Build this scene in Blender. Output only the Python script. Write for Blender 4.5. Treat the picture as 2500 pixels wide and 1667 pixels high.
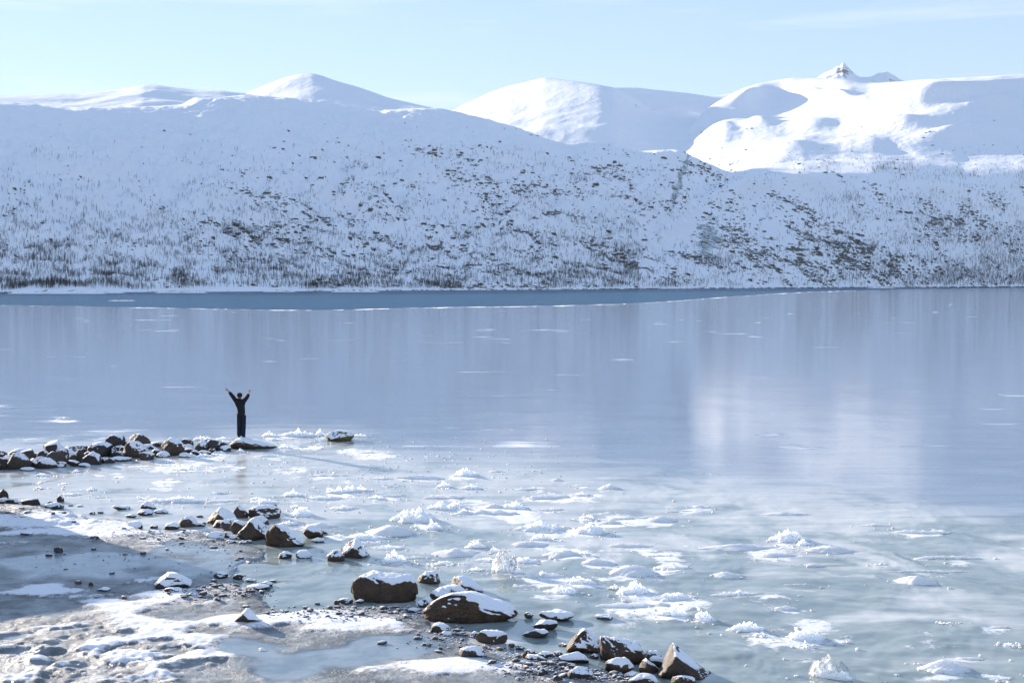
import bpy, bmesh, math, random
import numpy as np
from mathutils import Vector, Matrix

for o in list(bpy.data.objects):
    bpy.data.objects.remove(o, do_unlink=True)
scene = bpy.context.scene
COL = scene.collection
random.seed(7)
RNG = np.random.default_rng(7)

# ------------------------------------------------------------------ camera, sky, sun, exposure
CAM_H = 6.25
FPX = 3472.0
HORIZON = 688.0
PITCH = math.atan((833.5 - HORIZON) / FPX)
cam_d = bpy.data.cameras.new('camera')
cam_d.lens = 50.0
cam_d.sensor_width = 36.0
cam_d.clip_start = 0.5
cam_d.clip_end = 30000.0
cam = bpy.data.objects.new('camera', cam_d)
COL.objects.link(cam)
cam.location = (0, 0, CAM_H)
cam.rotation_euler = (math.pi / 2 - PITCH, 0, 0)
scene.camera = cam

SUN_EL = math.radians(12.5)
SUN_AZ = math.radians(-43.0)          # from +Y, negative is to the left
SUN_DIR = Vector((math.sin(SUN_AZ) * math.cos(SUN_EL), math.cos(SUN_AZ) * math.cos(SUN_EL), math.sin(SUN_EL)))

world = bpy.data.worlds.new('World')
scene.world = world
world.use_nodes = True
wn = world.node_tree
for n in list(wn.nodes):
    wn.nodes.remove(n)
w_out = wn.nodes.new('ShaderNodeOutputWorld')
w_bg = wn.nodes.new('ShaderNodeBackground')
w_sky = wn.nodes.new('ShaderNodeTexSky')
w_sky.sky_type = 'NISHITA'
w_sky.sun_disc = False
w_sky.sun_elevation = SUN_EL
w_sky.sun_rotation = SUN_AZ
w_sky.altitude = 0
w_sky.air_density = 1.0
w_sky.dust_density = 0.0
w_sky.ozone_density = 1.0
w_bg.inputs['Strength'].default_value = 0.076
# thin cirrus: a soft streaked veil given by direction in the sky
w_tc = wn.nodes.new('ShaderNodeTexCoord')
w_map = wn.nodes.new('ShaderNodeMapping')
w_map.inputs['Rotation'].default_value = (0, math.radians(-14), 0)
w_map.inputs['Scale'].default_value = (1.2, 1.2, 14.0)
w_nz = wn.nodes.new('ShaderNodeTexNoise')
w_nz.inputs['Scale'].default_value = 2.3
w_nz.inputs['Detail'].default_value = 5.0
w_nz.inputs['Roughness'].default_value = 0.55
w_ramp = wn.nodes.new('ShaderNodeMapRange')
w_ramp.inputs['From Min'].default_value = 0.52
w_ramp.inputs['From Max'].default_value = 0.72
w_ramp.inputs['To Max'].default_value = 0.6
w_mix = wn.nodes.new('ShaderNodeMix')
w_mix.data_type = 'RGBA'
w_mix.inputs[7].default_value = (4.9, 5.2, 5.6, 1)
L = wn.links.new
L(w_tc.outputs['Generated'], w_map.inputs['Vector'])
L(w_map.outputs['Vector'], w_nz.inputs['Vector'])
L(w_nz.outputs['Fac'], w_ramp.inputs['Value'])
L(w_ramp.outputs['Result'], w_mix.inputs[0])
w_tint = wn.nodes.new('ShaderNodeMix'); w_tint.data_type = 'RGBA'; w_tint.blend_type = 'MULTIPLY'
w_tint.inputs[0].default_value = 1.0; w_tint.inputs[7].default_value = (1.0, 0.93, 1.08, 1)
L(w_sky.outputs['Color'], w_tint.inputs[6])
w_azure = wn.nodes.new('ShaderNodeMix'); w_azure.data_type = 'RGBA'      # even azure added to flatten the sky and tint the shade
w_azure.inputs[0].default_value = 0.54; w_azure.inputs[7].default_value = (2.2, 3.1, 4.6, 1)
L(w_tint.outputs[2], w_azure.inputs[6])
L(w_azure.outputs[2], w_mix.inputs[6])
L(w_mix.outputs[2], w_bg.inputs['Color'])
L(w_bg.outputs['Background'], w_out.inputs['Surface'])

sun_d = bpy.data.lights.new('sun', 'SUN')
sun_d.energy = 4.5
sun_d.angle = math.radians(0.53)
sun_d.color = (1.0, 0.87, 0.73)
sun = bpy.data.objects.new('sun', sun_d)
COL.objects.link(sun)
sun.rotation_euler = SUN_DIR.to_track_quat('Z', 'Y').to_euler()
sun.location = (-60, 60, 60)

vs = scene.view_settings
scene.display_settings.display_device = 'sRGB'
vs.view_transform = 'Standard'
vs.look = 'None'
vs.exposure = 1.5
vs.gamma = 1.0
vs.use_curve_mapping = False
scene.cycles.max_bounces = 6
scene.cycles.diffuse_bounces = 3
scene.cycles.glossy_bounces = 3
scene.cycles.transparent_max_bounces = 6

# ------------------------------------------------------------------ picking points
CP, SP = math.cos(PITCH), math.sin(PITCH)
def ray(u, v):
    a = (np.asarray(u, float) - 1250.0) / FPX
    b = (833.5 - np.asarray(v, float)) / FPX
    return a, CP + b * SP, -SP + b * CP       # x, y, z with unit depth
def ground(u, v, z=0.0):
    a, y, zz = ray(u, v)
    t = (CAM_H - z) / np.maximum(-zz, 1e-6)
    return a * t, y * t, t
def at_depth(u, v, Y):
    a, y, zz = ray(u, v)
    t = Y / y
    return a * t, Y + 0 * t, CAM_H + zz * t
def project(x, y, z):
    dz = z - CAM_H
    d = y * CP - dz * SP
    up = y * SP + dz * CP
    return 1250 + FPX * x / d, 833.5 - FPX * up / d

# ------------------------------------------------------------------ noise
_perm = np.random.default_rng(11).permutation(256)
_perm = np.concatenate([_perm, _perm, _perm])
_g = np.random.default_rng(12).normal(size=(256, 3))
_g /= np.linalg.norm(_g, axis=1)[:, None]
def pn(x, y, z=0.0):
    x, y, z = np.broadcast_arrays(np.asarray(x, float), np.asarray(y, float), np.asarray(z, float))
    xi = np.floor(x).astype(int); yi = np.floor(y).astype(int); zi = np.floor(z).astype(int)
    xf, yf, zf = x - xi, y - yi, z - zi
    xi &= 255; yi &= 255; zi &= 255
    u = xf * xf * xf * (xf * (xf * 6 - 15) + 10)
    v = yf * yf * yf * (yf * (yf * 6 - 15) + 10)
    w = zf * zf * zf * (zf * (zf * 6 - 15) + 10)
    def g(a, b, c):
        h = _perm[_perm[_perm[(xi + a) & 255] + ((yi + b) & 255)] + ((zi + c) & 255)]
        gr = _g[h]
        return gr[..., 0] * (xf - a) + gr[..., 1] * (yf - b) + gr[..., 2] * (zf - c)
    def lerp(t, p, q): return p + t * (q - p)
    r = lerp(w, lerp(v, lerp(u, g(0, 0, 0), g(1, 0, 0)), lerp(u, g(0, 1, 0), g(1, 1, 0))),
                lerp(v, lerp(u, g(0, 0, 1), g(1, 0, 1)), lerp(u, g(0, 1, 1), g(1, 1, 1))))
    return r * 1.6
def fbm(x, y, z=0.0, octv=4, gain=0.5):
    s, a, f = 0, 1.0, 1.0
    for i in range(octv):
        s = s + a * pn(x * f + 17.3 * i, y * f - 9.1 * i, z * f + 3.7 * i)
        a *= gain; f *= 2.03
    return s
def ridged(x, y, z=0.0, octv=4, gain=0.55):
    s, a, f = 0, 1.0, 1.0
    for i in range(octv):
        s = s + a * (1 - 2 * np.abs(pn(x * f + 7.3 * i, y * f + 4.1 * i, z * f - 2.7 * i)))
        a *= gain; f *= 2.1
    return s
def sstep(a, b, x):
    t = np.clip((x - a) / (b - a), 0, 1)
    return t * t * (3 - 2 * t)

# ------------------------------------------------------------------ helpers
def tag(o, label=None, cat=None, group=None, kind=None):
    if label: o['label'] = label
    if cat: o['category'] = cat
    if group: o['group'] = group
    if kind: o['kind'] = kind
    return o
def link_mesh(name, me, mat=None, parent=None, loc=None):
    o = bpy.data.objects.new(name, me)
    if mat and not me.materials: me.materials.append(mat)
    COL.objects.link(o)
    if parent: o.parent = parent
    if loc is not None: o.location = loc
    return o
def np_mesh(name, verts, faces, smooth=True, attrs=None):
    """verts (n,3); faces: array (m,3) or (m,4)"""
    me = bpy.data.meshes.new(name)
    verts = np.asarray(verts, np.float32); faces = np.asarray(faces, np.int32)
    k = faces.shape[1]
    me.vertices.add(len(verts)); me.vertices.foreach_set('co', verts.ravel())
    me.loops.add(faces.size); me.loops.foreach_set('vertex_index', faces.ravel())
    me.polygons.add(len(faces))
    me.polygons.foreach_set('loop_start', np.arange(0, faces.size, k, dtype=np.int32))
    me.polygons.foreach_set('loop_total', np.full(len(faces), k, np.int32))
    me.polygons.foreach_set('use_smooth', np.full(len(faces), smooth))
    if attrs:
        for nm, arr in attrs.items():
            a = me.attributes.new(nm, 'FLOAT', 'POINT')
            a.data.foreach_set('value', np.asarray(arr, np.float32).ravel())
    me.update(calc_edges=True)
    me.validate()
    return me
def grid_faces(nr, nc, flip=False):
    i = np.arange(nr - 1)[:, None] * nc + np.arange(nc - 1)[None, :]
    f = np.stack([i, i + 1, i + nc + 1, i + nc], -1).reshape(-1, 4)
    return f[:, ::-1] if flip else f

# ------------------------------------------------------------------ materials
def new_mat(name):
    m = bpy.data.materials.new(name)
    m.use_nodes = True
    return m, m.node_tree, m.node_tree.nodes['Principled BSDF']
class NT:
    def __init__(s, nt): s.nt = nt
    def n(s, t, **k):
        x = s.nt.nodes.new(t)
        for a, b in k.items(): setattr(x, a, b)
        return x
    def l(s, a, b): s.nt.links.new(a, b)
    def coord(s, kind='Object', scale=(1, 1, 1), rot=(0, 0, 0)):
        tc = s.n('ShaderNodeTexCoord'); mp = s.n('ShaderNodeMapping')
        mp.inputs['Scale'].default_value = scale; mp.inputs['Rotation'].default_value = rot
        s.l(tc.outputs[kind], mp.inputs['Vector']); return mp.outputs['Vector']
    def noise(s, vec, scale, detail=4, rough=0.55, dist=0.0):
        x = s.n('ShaderNodeTexNoise')
        x.inputs['Scale'].default_value = scale; x.inputs['Detail'].default_value = detail
        x.inputs['Roughness'].default_value = rough; x.inputs['Distortion'].default_value = dist
        if vec is not None: s.l(vec, x.inputs['Vector'])
        return x.outputs['Fac']
    def rng(s, val, a, b, c=0.0, d=1.0, smooth=True):
        x = s.n('ShaderNodeMapRange')
        if smooth: x.interpolation_type = 'SMOOTHSTEP'
        s.put(val, x.inputs['Value'])
        for nm, q in (('From Min', a), ('From Max', b), ('To Min', c), ('To Max', d)): s.put(q, x.inputs[nm])
        return x.outputs['Result']
    def put(s, v, sock):
        if isinstance(v, (int, float)): sock.default_value = v
        elif isinstance(v, tuple): sock.default_value = v if len(v) == 4 else v + (1,)
        else: s.l(v, sock)
    def math(s, op, a, b=0.0):
        x = s.n('ShaderNodeMath', operation=op)
        s.put(a, x.inputs[0]); s.put(b, x.inputs[1]); return x.outputs[0]
    def mix(s, f, a, b):
        x = s.n('ShaderNodeMix', data_type='RGBA')
        s.put(f, x.inputs[0]); s.put(a, x.inputs[6]); s.put(b, x.inputs[7]); return x.outputs[2]
    def attr(s, nm):
        x = s.n('ShaderNodeAttribute'); x.attribute_name = nm; return x.outputs['Fac']
    def nz(s):
        g = s.n('ShaderNodeNewGeometry'); q = s.n('ShaderNodeSeparateXYZ')
        s.l(g.outputs['Normal'], q.inputs[0]); return q.outputs['Z']
    def bump(s, h, dist, strength, bs, prev=None):
        b = s.n('ShaderNodeBump'); b.inputs['Distance'].default_value = dist
        b.inputs['Strength'].default_value = strength
        s.l(h, b.inputs['Height'])
        if prev is not None: s.l(prev, b.inputs['Normal'])
        s.l(b.outputs['Normal'], bs.inputs['Normal']); return b.outputs['Normal']

SNOW = (0.86, 0.88, 0.92)
def mat_hill():
    m, nt, bs = new_mat('snowy_hillside'); t = NT(nt)
    c = t.coord('Object')
    cs = t.coord('Object', (0.55, 0.55, 1.6))
    rock = t.attr('rock')
    n1 = t.noise(cs, 0.055, 6, 0.62)
    n2 = t.noise(cs, 0.24, 4, 0.6)
    sumn = t.math('ADD', t.math('MULTIPLY', n1, 0.62), t.math('MULTIPLY', n2, 0.38))
    thr = t.math('SUBTRACT', 0.70, t.math('MULTIPLY', rock, 0.22))
    f = t.rng(t.math('SUBTRACT', sumn, thr), 0.0, 0.03)
    rcol = t.mix(t.noise(c, 0.5, 3), (0.05, 0.053, 0.06), (0.17, 0.15, 0.13))
    scol = t.mix(t.noise(c, 0.012, 4), (0.78, 0.82, 0.88), (0.88, 0.89, 0.92))
    col = t.mix(f, scol, rcol)
    # blue grey frozen falls
    fall = t.attr('fall')
    cv = t.coord('Object', (0.5, 0.5, 0.07))
    fn = t.noise(cv, 0.35, 5, 0.65)
    fcol = t.mix(t.rng(fn, 0.40, 0.62), (0.08, 0.09, 0.10), (0.55, 0.66, 0.70))
    fm = t.rng(t.math('ADD', fall, t.math('MULTIPLY', t.math('SUBTRACT', n1, 0.5), 2.2)), 0.45, 0.75)
    fm = t.math('MULTIPLY', fm, 0.8)
    col = t.mix(fm, col, fcol)
    t.l(col, bs.inputs['Base Color'])
    bs.inputs['Roughness'].default_value = 0.85
    bs.inputs['Specular IOR Level'].default_value = 0.15
    h = t.math('ADD', t.noise(c, 0.06, 6, 0.6), t.math('MULTIPLY', f, 0.1))
    t.bump(h, 5.0, 0.40, bs)
    return m
def mat_rock(name, a, b, snow_amt=0.0):
    m, nt, bs = new_mat(name); t = NT(nt)
    c = t.coord('Object')
    info = t.n('ShaderNodeObjectInfo')
    n1 = t.noise(c, 3.0, 5, 0.6); n2 = t.noise(c, 22.0, 4, 0.7)
    col = t.mix(t.rng(n1, 0.32, 0.68), a, b)
    col = t.mix(t.rng(n2, 0.35, 0.75, 0.0, 0.55), col, tuple(min(1, q * 1.9) for q in b))
    col = t.mix(t.math('MULTIPLY', info.outputs['Random'], 0.45), col, (0.075, 0.07, 0.07))
    if snow_amt > 0:
        g = t.rng(t.math('ADD', t.nz(), t.math('MULTIPLY', t.math('SUBTRACT', t.noise(c, 9.0, 5, 0.7), 0.5), 1.3)), 1.0 - snow_amt, 1.12 - snow_amt)
        col = t.mix(g, col, SNOW)
    t.l(col, bs.inputs['Base Color'])
    t.l(t.rng(n1, 0.3, 0.7, 0.55, 0.85), bs.inputs['Roughness'])
    bs.inputs['Specular IOR Level'].default_value = 0.3
    h = t.math('ADD', t.math('MULTIPLY', n1, 0.6), t.math('MULTIPLY', n2, 0.25))
    t.bump(h, 0.12, 0.7, bs)
    return m
def mat_snow(name='snow_cover', col=SNOW, sc=1.0):
    m, nt, bs = new_mat(name); t = NT(nt)
    c = t.coord('Object')
    t.put(col, bs.inputs['Base Color'])
    bs.inputs['Roughness'].default_value = 0.75
    bs.inputs['Specular IOR Level'].default_value = 0.25
    h = t.math('ADD', t.noise(c, 9 * sc, 4, 0.6), t.math('MULTIPLY', t.noise(c, 60 * sc, 3), 0.25))
    t.bump(h, 0.05, 0.35, bs)
    return m
def mat_ice_lump():
    m, nt, bs = new_mat('rough_white_ice'); t = NT(nt)
    c = t.coord('Object')
    nzf = t.noise(c, 7.0, 5, 0.65)
    nzu = t.nz()
    col = t.mix(t.rng(nzf, 0.3, 0.7), (0.84, 0.855, 0.86), (0.94, 0.935, 0.92))
    t.l(col, bs.inputs['Base Color'])
    bs.inputs['Roughness'].default_value = 0.42
    bs.inputs['IOR'].default_value = 1.31
    h = t.math('ADD', nzf, t.math('MULTIPLY', t.noise(c, 30.0, 4, 0.7), 0.5))
    nm = t.bump(h, 0.03, 0.4, bs)
    for n_ in [bs]:
        n_.subsurface_method = 'BURLEY'
    bs.inputs['Subsurface Weight'].default_value = 0.65
    bs.inputs['Subsurface Radius'].default_value = (1.0, 1.0, 1.0)
    bs.inputs['Subsurface Scale'].default_value = 0.22
    tr = t.n('ShaderNodeBsdfTranslucent'); t.put((0.90, 0.93, 0.94), tr.inputs['Color'])
    t.l(nm, tr.inputs['Normal'])
    ms = t.n('ShaderNodeMixShader'); ms.inputs[0].default_value = 0.15
    out = nt.nodes['Material Output']
    t.l(bs.outputs[0], ms.inputs[1]); t.l(tr.outputs[0], ms.inputs[2]); t.l(ms.outputs[0], out.inputs['Surface'])
    return m
def mat_lake():
    m, nt, bs = new_mat('lake_ice'); t = NT(nt)
    c = t.coord('Object')
    milk = t.attr('milk'); frost = t.attr('frost'); near = t.attr('near')
    # streaks that run with the shore, drawn by drifting slush before it froze
    cs = t.coord('Object', (0.35, 1.6, 1.0), (0, 0, math.radians(14)))
    s1 = t.noise(cs, 0.55, 6, 0.62, 0.6)
    s2 = t.noise(c, 1.1, 6, 0.65)
    far_col = t.mix(t.rng(s1, 0.3, 0.7), (0.145, 0.20, 0.29), (0.22, 0.275, 0.36))
    teal = t.mix(t.rng(s2, 0.3, 0.75), (0.185, 0.24, 0.24), (0.31, 0.365, 0.36))
    mlk = t.mix(t.rng(s1, 0.3, 0.7), (0.46, 0.485, 0.485), (0.64, 0.65, 0.63))
    mf = t.rng(t.math('ADD', milk, t.math('MULTIPLY', t.math('SUBTRACT', s1, 0.5), 1.1)), 0.25, 0.8)
    near_col = t.mix(mf, teal, mlk)
    col = t.mix(near, far_col, near_col)
    cf = t.coord('Object', (1.0, 1.0, 1.0), (0, 0, math.radians(-8)))
    fr_a = t.noise(cf, 2.2, 7, 0.72)
    fr_b = t.noise(t.coord('Object', (0.10, 0.32, 1.0), (0, 0, math.radians(5))), 1.0, 9, 0.72, 0.4)
    mfr = t.n('ShaderNodeMix'); t.put(near, mfr.inputs[0]); t.l(fr_b, mfr.inputs[2]); t.l(fr_a, mfr.inputs[3])
    fr_n = mfr.outputs[0]
    ff = t.rng(t.math('ADD', frost, t.math('MULTIPLY', t.math('SUBTRACT', fr_n, 0.5), 1.25)), 0.62, 0.86)
    col = t.mix(ff, col, (0.82, 0.84, 0.87))
    t.l(col, bs.inputs['Base Color'])
    r0 = t.rng(near, 0, 1, 0.105, 0.09)
    r1 = t.math('ADD', r0, t.math('MULTIPLY', mf, t.math('MULTIPLY', near, 0.12)))
    t.l(t.math('ADD', r1, t.math('MULTIPLY', ff, 0.5)), bs.inputs['Roughness'])
    bs.inputs['IOR'].default_value = 1.31
    h = t.math('ADD', t.math('MULTIPLY', s1, 0.35), t.math('MULTIPLY', s2, 0.25))
    h = t.math('ADD', h, t.math('MULTIPLY', ff, 0.5))
    cb = t.coord('Object', (1.0, 0.25, 1.0))
    h = t.math('ADD', h, t.math('MULTIPLY', t.noise(cb, 6.0, 2), 0.02))
    t.bump(h, 0.02, 0.6, bs)
    return m
def mat_water():
    m, nt, bs = new_mat('open_water'); t = NT(nt)
    c = t.coord('Object', (0.6, 1.0, 1.0))
    n1 = t.noise(c, 0.35, 5, 0.6); n2 = t.noise(c, 1.6, 3, 0.6)
    bs.inputs['Base Color'].default_value = (0.018, 0.095, 0.19, 1)
    bs.inputs['Roughness'].default_value = 0.22
    bs.inputs['IOR'].default_value = 1.333
    bs.inputs['Specular IOR Level'].default_value = 0.05
    t.bump(t.math('ADD', n1, t.math('MULTIPLY', n2, 0.4)), 2.2, 0.9, bs)
    return m
def mat_shore():
    m, nt, bs = new_mat('icy_shore'); t = NT(nt)
    c = t.coord('Object')
    snow = t.attr('snow'); grav = t.attr('gravel'); pud = t.attr('puddle')
    n1 = t.noise(c, 1.3, 6, 0.66); n2 = t.noise(c, 9.0, 5, 0.7); n3 = t.noise(c, 45.0, 3, 0.7)
    ice = t.mix(t.rng(n1, 0.3, 0.7), (0.085, 0.10, 0.108), (0.34, 0.375, 0.40))
    dirt = t.mix(t.rng(n2, 0.3, 0.7), (0.035, 0.028, 0.024), (0.13, 0.10, 0.075))
    sf = t.rng(t.math('ADD', snow, t.math('ADD', t.math('MULTIPLY', t.math('SUBTRACT', n2, 0.5), 0.9), t.math('MULTIPLY', t.math('SUBTRACT', n3, 0.5), 0.5))), 0.38, 0.60)
    gf = t.rng(t.math('ADD', grav, t.math('MULTIPLY', t.math('SUBTRACT', n2, 0.5), 1.5)), 0.55, 0.8)
    pcol = t.mix(t.rng(n1, 0.35, 0.65), (0.17, 0.225, 0.27), (0.29, 0.355, 0.40))
    base = t.mix(pud, ice, pcol)
    base = t.mix(gf, base, dirt)
    col = t.mix(sf, base, SNOW)
    t.l(col, bs.inputs['Base Color'])
    rg = t.math('ADD', t.rng(pud, 0, 1, 0.36, 0.16), t.math('MULTIPLY', sf, 0.45))
    t.l(rg, bs.inputs['Roughness'])
    bs.inputs['IOR'].default_value = 1.31
    keep = t.rng(pud, 0, 1, 1.0, 0.12)
    h = t.math('ADD', t.math('MULTIPLY', n2, 0.6), t.math('MULTIPLY', n3, 0.2))
    h = t.math('MULTIPLY', t.math('ADD', h, t.math('MULTIPLY', sf, 0.35)), keep)
    t.bump(h, 0.07, 1.0, bs)
    return m
def mat_plain(name, col, rough=0.8, var=0.2, scale=20.0):
    m, nt, bs = new_mat(name); t = NT(nt)
    n = t.noise(t.coord('Object'), scale, 4, 0.6)
    a = tuple(q * (1 - var) for q in col); b = tuple(min(1, q * (1 + var)) for q in col)
    t.l(t.mix(n, a, b), bs.inputs['Base Color'])
    bs.inputs['Roughness'].default_value = rough
    bs.inputs['Specular IOR Level'].default_value = 0.25
    t.bump(n, 0.02, 0.4, bs)
    return m

M_HILL = mat_hill()
M_ROCK = {
    'brown': mat_rock('brown_stone', (0.015, 0.010, 0.007), (0.080, 0.047, 0.025), 0.22),
    'dark': mat_rock('dark_stone', (0.014, 0.012, 0.011), (0.050, 0.038, 0.031), 0.24),
    'grey': mat_rock('grey_brown_stone', (0.028, 0.023, 0.019), (0.095, 0.073, 0.055), 0.22),
    'moss': mat_rock('mossy_stone', (0.045, 0.038, 0.014), (0.15, 0.12, 0.035), 0.2),
}
M_LEDGE = mat_rock('far_rock', (0.026, 0.027, 0.031), (0.085, 0.078, 0.07), 0.38)
M_PEBBLE = mat_rock('shore_pebble', (0.04, 0.032, 0.03), (0.16, 0.11, 0.08), 0.25)
M_SNOW = mat_snow()
M_ICE = mat_ice_lump()
M_LAKE = mat_lake()
M_WATER = mat_water()
M_SHORE = mat_shore()
M_BARK = mat_plain('birch_bark_and_twigs', (0.048, 0.042, 0.043), 0.9, 0.3, 2.0)
ROCKS = []
def rock(u, v, w, h, kind='round', snow=0.45, tone='brown', label=None, short=None, name='boulder', group='boulders along the icy shore', lean=0.0, lift=0.0, dep=None, seed=None, sub=None):
    if lift: v, h, lift = v + 9, h + 9, 0.0
    ROCKS.append(dict(u=u, v=v, w=w, h=h, kind=kind, snow=snow, tone=tone, label=label, short=short, name=name, group=group, lean=lean, lift=lift, dep=dep, seed=seed, sub=sub))

# --- the boulders of the near shore (source pixels: centre, foot, width, height)
B = rock
B(940, 1474, 160, 66, 'block', .56, 'brown', 'biggest low brown boulder with a flat snow-covered top at the water edge', 'low flat-topped boulder', dep=.75, sub=5)
B(1147, 1524, 232, 68, 'round', .50, 'brown', 'longest dark boulder with snow sloping down to its right end', 'longest snow-sloped boulder', lean=.5, dep=.55, sub=5)
B(1101, 1474, 100, 36, 'round', .60, 'brown', 'rounded boulder lying directly behind the longest snow-sloped boulder', 'boulder behind the longest one', sub=5)
B(1140, 1453, 76, 38, 'round', .50, 'brown', 'brown boulder with bare left side and a snow patch on its sloping right', 'half-bare brown boulder', lean=-.3)
B(1047, 1428, 56, 28, 'pyramid', .40, 'brown', 'small peaked brown rock standing alone in the ice right of the flat-topped boulder', 'small peaked rock')
B(1521, 1625, 112, 62, 'block', .40, 'brown', 'large square brown block with a thin snow line along its flat top', 'large square brown block', dep=.8, sub=5)
B(1426, 1602, 90, 56, 'pyramid', .42, 'brown', 'brown wedge-shaped boulder left of the large square block', 'wedge-shaped boulder', lean=.25, sub=5)
B(1671, 1666, 132, 76, 'pyramid', .34, 'brown', 'tall pointed brown boulder at the right end of the shore', 'tall pointed boulder', lean=-.1, sub=5)
B(1512, 1648, 68, 37, 'round', .52, 'brown', 'round boulder with a white cap in front of the large square block', 'white-capped round boulder')
B(1399, 1626, 74, 28, 'flat', .85, 'dark', 'low stone wholly covered by a smooth snow dome', 'snow dome stone')
B(1586, 1648, 50, 34, 'pyramid', .38, 'brown', 'narrow reddish stone between the white-capped boulder and the tall pointed one', 'narrow reddish stone')
B(1594, 1613, 42, 21, 'round', .5, 'brown', 'small ice-ringed stone right of the large square block', 'small ice-ringed stone')
B(1608, 1630, 46, 24, 'flat', .8, 'dark', 'snow-covered flat stone tucked behind the tall pointed boulder', 'flat snowy stone', lean=.1)
B(1417, 1667, 62, 29, 'round', .34, 'dark', 'dark mottled boulder below the snow dome stone at the bottom of the picture', 'dark mottled boulder')
B(1567, 1672, 70, 22, 'flat', .8, 'brown', 'snowy flat stone at the very bottom left of the tall pointed boulder', 'bottom snowy flat stone')
B(1668, 1676, 60, 22, 'flat', .35, 'brown', 'low brown stone at the bottom under the tall pointed boulder', 'low bottom stone')
B(1545, 1655, 36, 13, 'flat', .8, 'dark'); B(1364, 1612, 30, 20, 'round', .3, 'dark'); B(1290, 1617, 36, 22, 'round', .3, 'brown'); B(1304, 1626, 42, 17, 'flat', .7, 'dark'); B(1333, 1620, 38, 18, 'flat', .6, 'dark')
B(1326, 1660, 28, 20, 'round', .45, 'dark'); B(1360, 1671, 28, 14, 'pyramid', .1, 'brown'); B(1450, 1612, 22, 14, 'round', .5, 'dark'); B(1275, 1632, 30, 9, 'flat', .3, 'dark'); B(1290, 1646, 14, 8, 'round', .3, 'dark')
B(1200, 1576, 76, 32, 'flat', .62, 'brown', 'brown stone with a bright snow cap beside the end of the longest boulder', 'bright-capped stone', lean=.2)
B(1156, 1558, 26, 14, 'round', .6, 'dark'); B(1152, 1617, 60, 28, 'block', .45, 'dark', 'dark block half buried in snow near the bottom', 'half-buried dark block')
B(1074, 1549, 42, 22, 'block', .55, 'dark'); B(1090, 1556, 24, 10, 'flat', .8, 'dark'); B(1036, 1484, 34, 22, 'flat', .72, 'dark', 'small snowy slab between the flat-topped boulder and the longest one', 'small snowy slab'); B(1010, 1496, 34, 10, 'flat', .6, 'grey')
B(844, 1474, 36, 12, 'flat', .3, 'dark'); B(822, 1480, 14, 14, 'round', .3, 'dark'); B(878, 1473, 20, 9, 'round', .6, 'grey')
B(1291, 1509, 22, 14, 'round', .35, 'dark', 'little dark stone alone on the ice right of the longest boulder', 'little dark stone'); B(1358, 1515, 84, 18, 'flat', .55, 'brown', 'flat ice-crusted brown slab above two smaller ones in the water', 'flat ice-crusted slab', lean=.3)
B(1331, 1539, 60, 22, 'round', .55, 'dark', 'round-backed stone with a white cap below the flat ice-crusted slab', 'round-backed capped stone'); B(1307, 1556, 64, 17, 'flat', .45, 'dark', 'low dark crusted stone nearest the shore of the stacked three', 'low dark crusted stone')
B(1475, 1513, 44, 10, 'flat', .55, 'grey', 'thin brownish stone lying alone in the ice', 'thin brownish stone'); B(1378, 1578, 30, 7, 'flat', .25, 'dark'); B(1270, 1586, 22, 7, 'flat', .2, 'dark'); B(1272, 1582, 14, 5, 'flat', .2, 'dark')
B(617, 1324, 76, 52, 'pyramid', .45, 'brown', 'big rugged brown boulder in the middle of the near cluster', 'rugged middle boulder', lean=.15, sub=5, dep=.8)
B(630, 1290, 52, 26, 'round', .66, 'brown', 'snow-topped round stone perched behind the rugged middle boulder', 'perched snow-topped stone', lift=.10)
B(652, 1305, 36, 20, 'flat', .7, 'dark')
B(698, 1340, 94, 56, 'round', .48, 'brown', 'big dark boulder with a sloping snow stripe right of the rugged one', 'snow-striped dark boulder', lean=.25, sub=5)
B(763, 1317, 50, 28, 'block', .45, 'brown', 'squarish brown stone with a thin flat snow cap', 'squarish capped stone'); B(776, 1325, 34, 10, 'flat', .55, 'dark'); B(786, 1305, 28, 12, 'pyramid', .3, 'dark')
B(645, 1270, 78, 32, 'flat', .58, 'brown', 'wide boulder with a snowy back at the far side of the cluster', 'wide snowy-backed boulder', sub=5); B(665, 1254, 30, 22, 'pyramid', 0.0, 'brown', 'bare brown pointed stone sticking up behind the wide snowy-backed boulder', 'bare pointed stone')
B(586, 1268, 40, 32, 'pyramid', .36, 'brown', 'pointed brown stone with a snow tip between two snowy boulders', 'snow-tipped pointed stone'); B(540, 1284, 70, 38, 'pyramid', .66, 'brown', 'snowy pyramid boulder at the left end of the near cluster', 'snowy pyramid boulder', sub=5)
B(537, 1289, 34, 16, 'flat', .75, 'dark'); B(562, 1300, 44, 30, 'round', .48, 'grey', 'grey round boulder speckled with snow in the near cluster', 'grey speckled boulder'); B(582, 1306, 38, 32, 'round', .42, 'brown'); B(555, 1312, 26, 13, 'flat', .6, 'dark')
B(527, 1319, 44, 16, 'flat', .8, 'grey', 'low snow-covered stone in front of the near cluster', 'low snow-covered stone'); B(570, 1316, 20, 8, 'flat', .7, 'grey'); B(563, 1330, 26, 8, 'flat', .7, 'grey'); B(592, 1333, 18, 9, 'flat', .6, 'grey'); B(605, 1325, 20, 6, 'flat', .6, 'grey')
B(461, 1289, 48, 26, 'pyramid', .45, 'brown', 'peaked stone with a snowy front left of the near cluster', 'peaked snowy-front stone'); B(420, 1294, 38, 16, 'round', .66, 'dark', 'small snow-backed stone next to the peaked snowy-front stone', 'small snow-backed stone'); B(487, 1264, 18, 6, 'flat', .3, 'dark')
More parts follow.
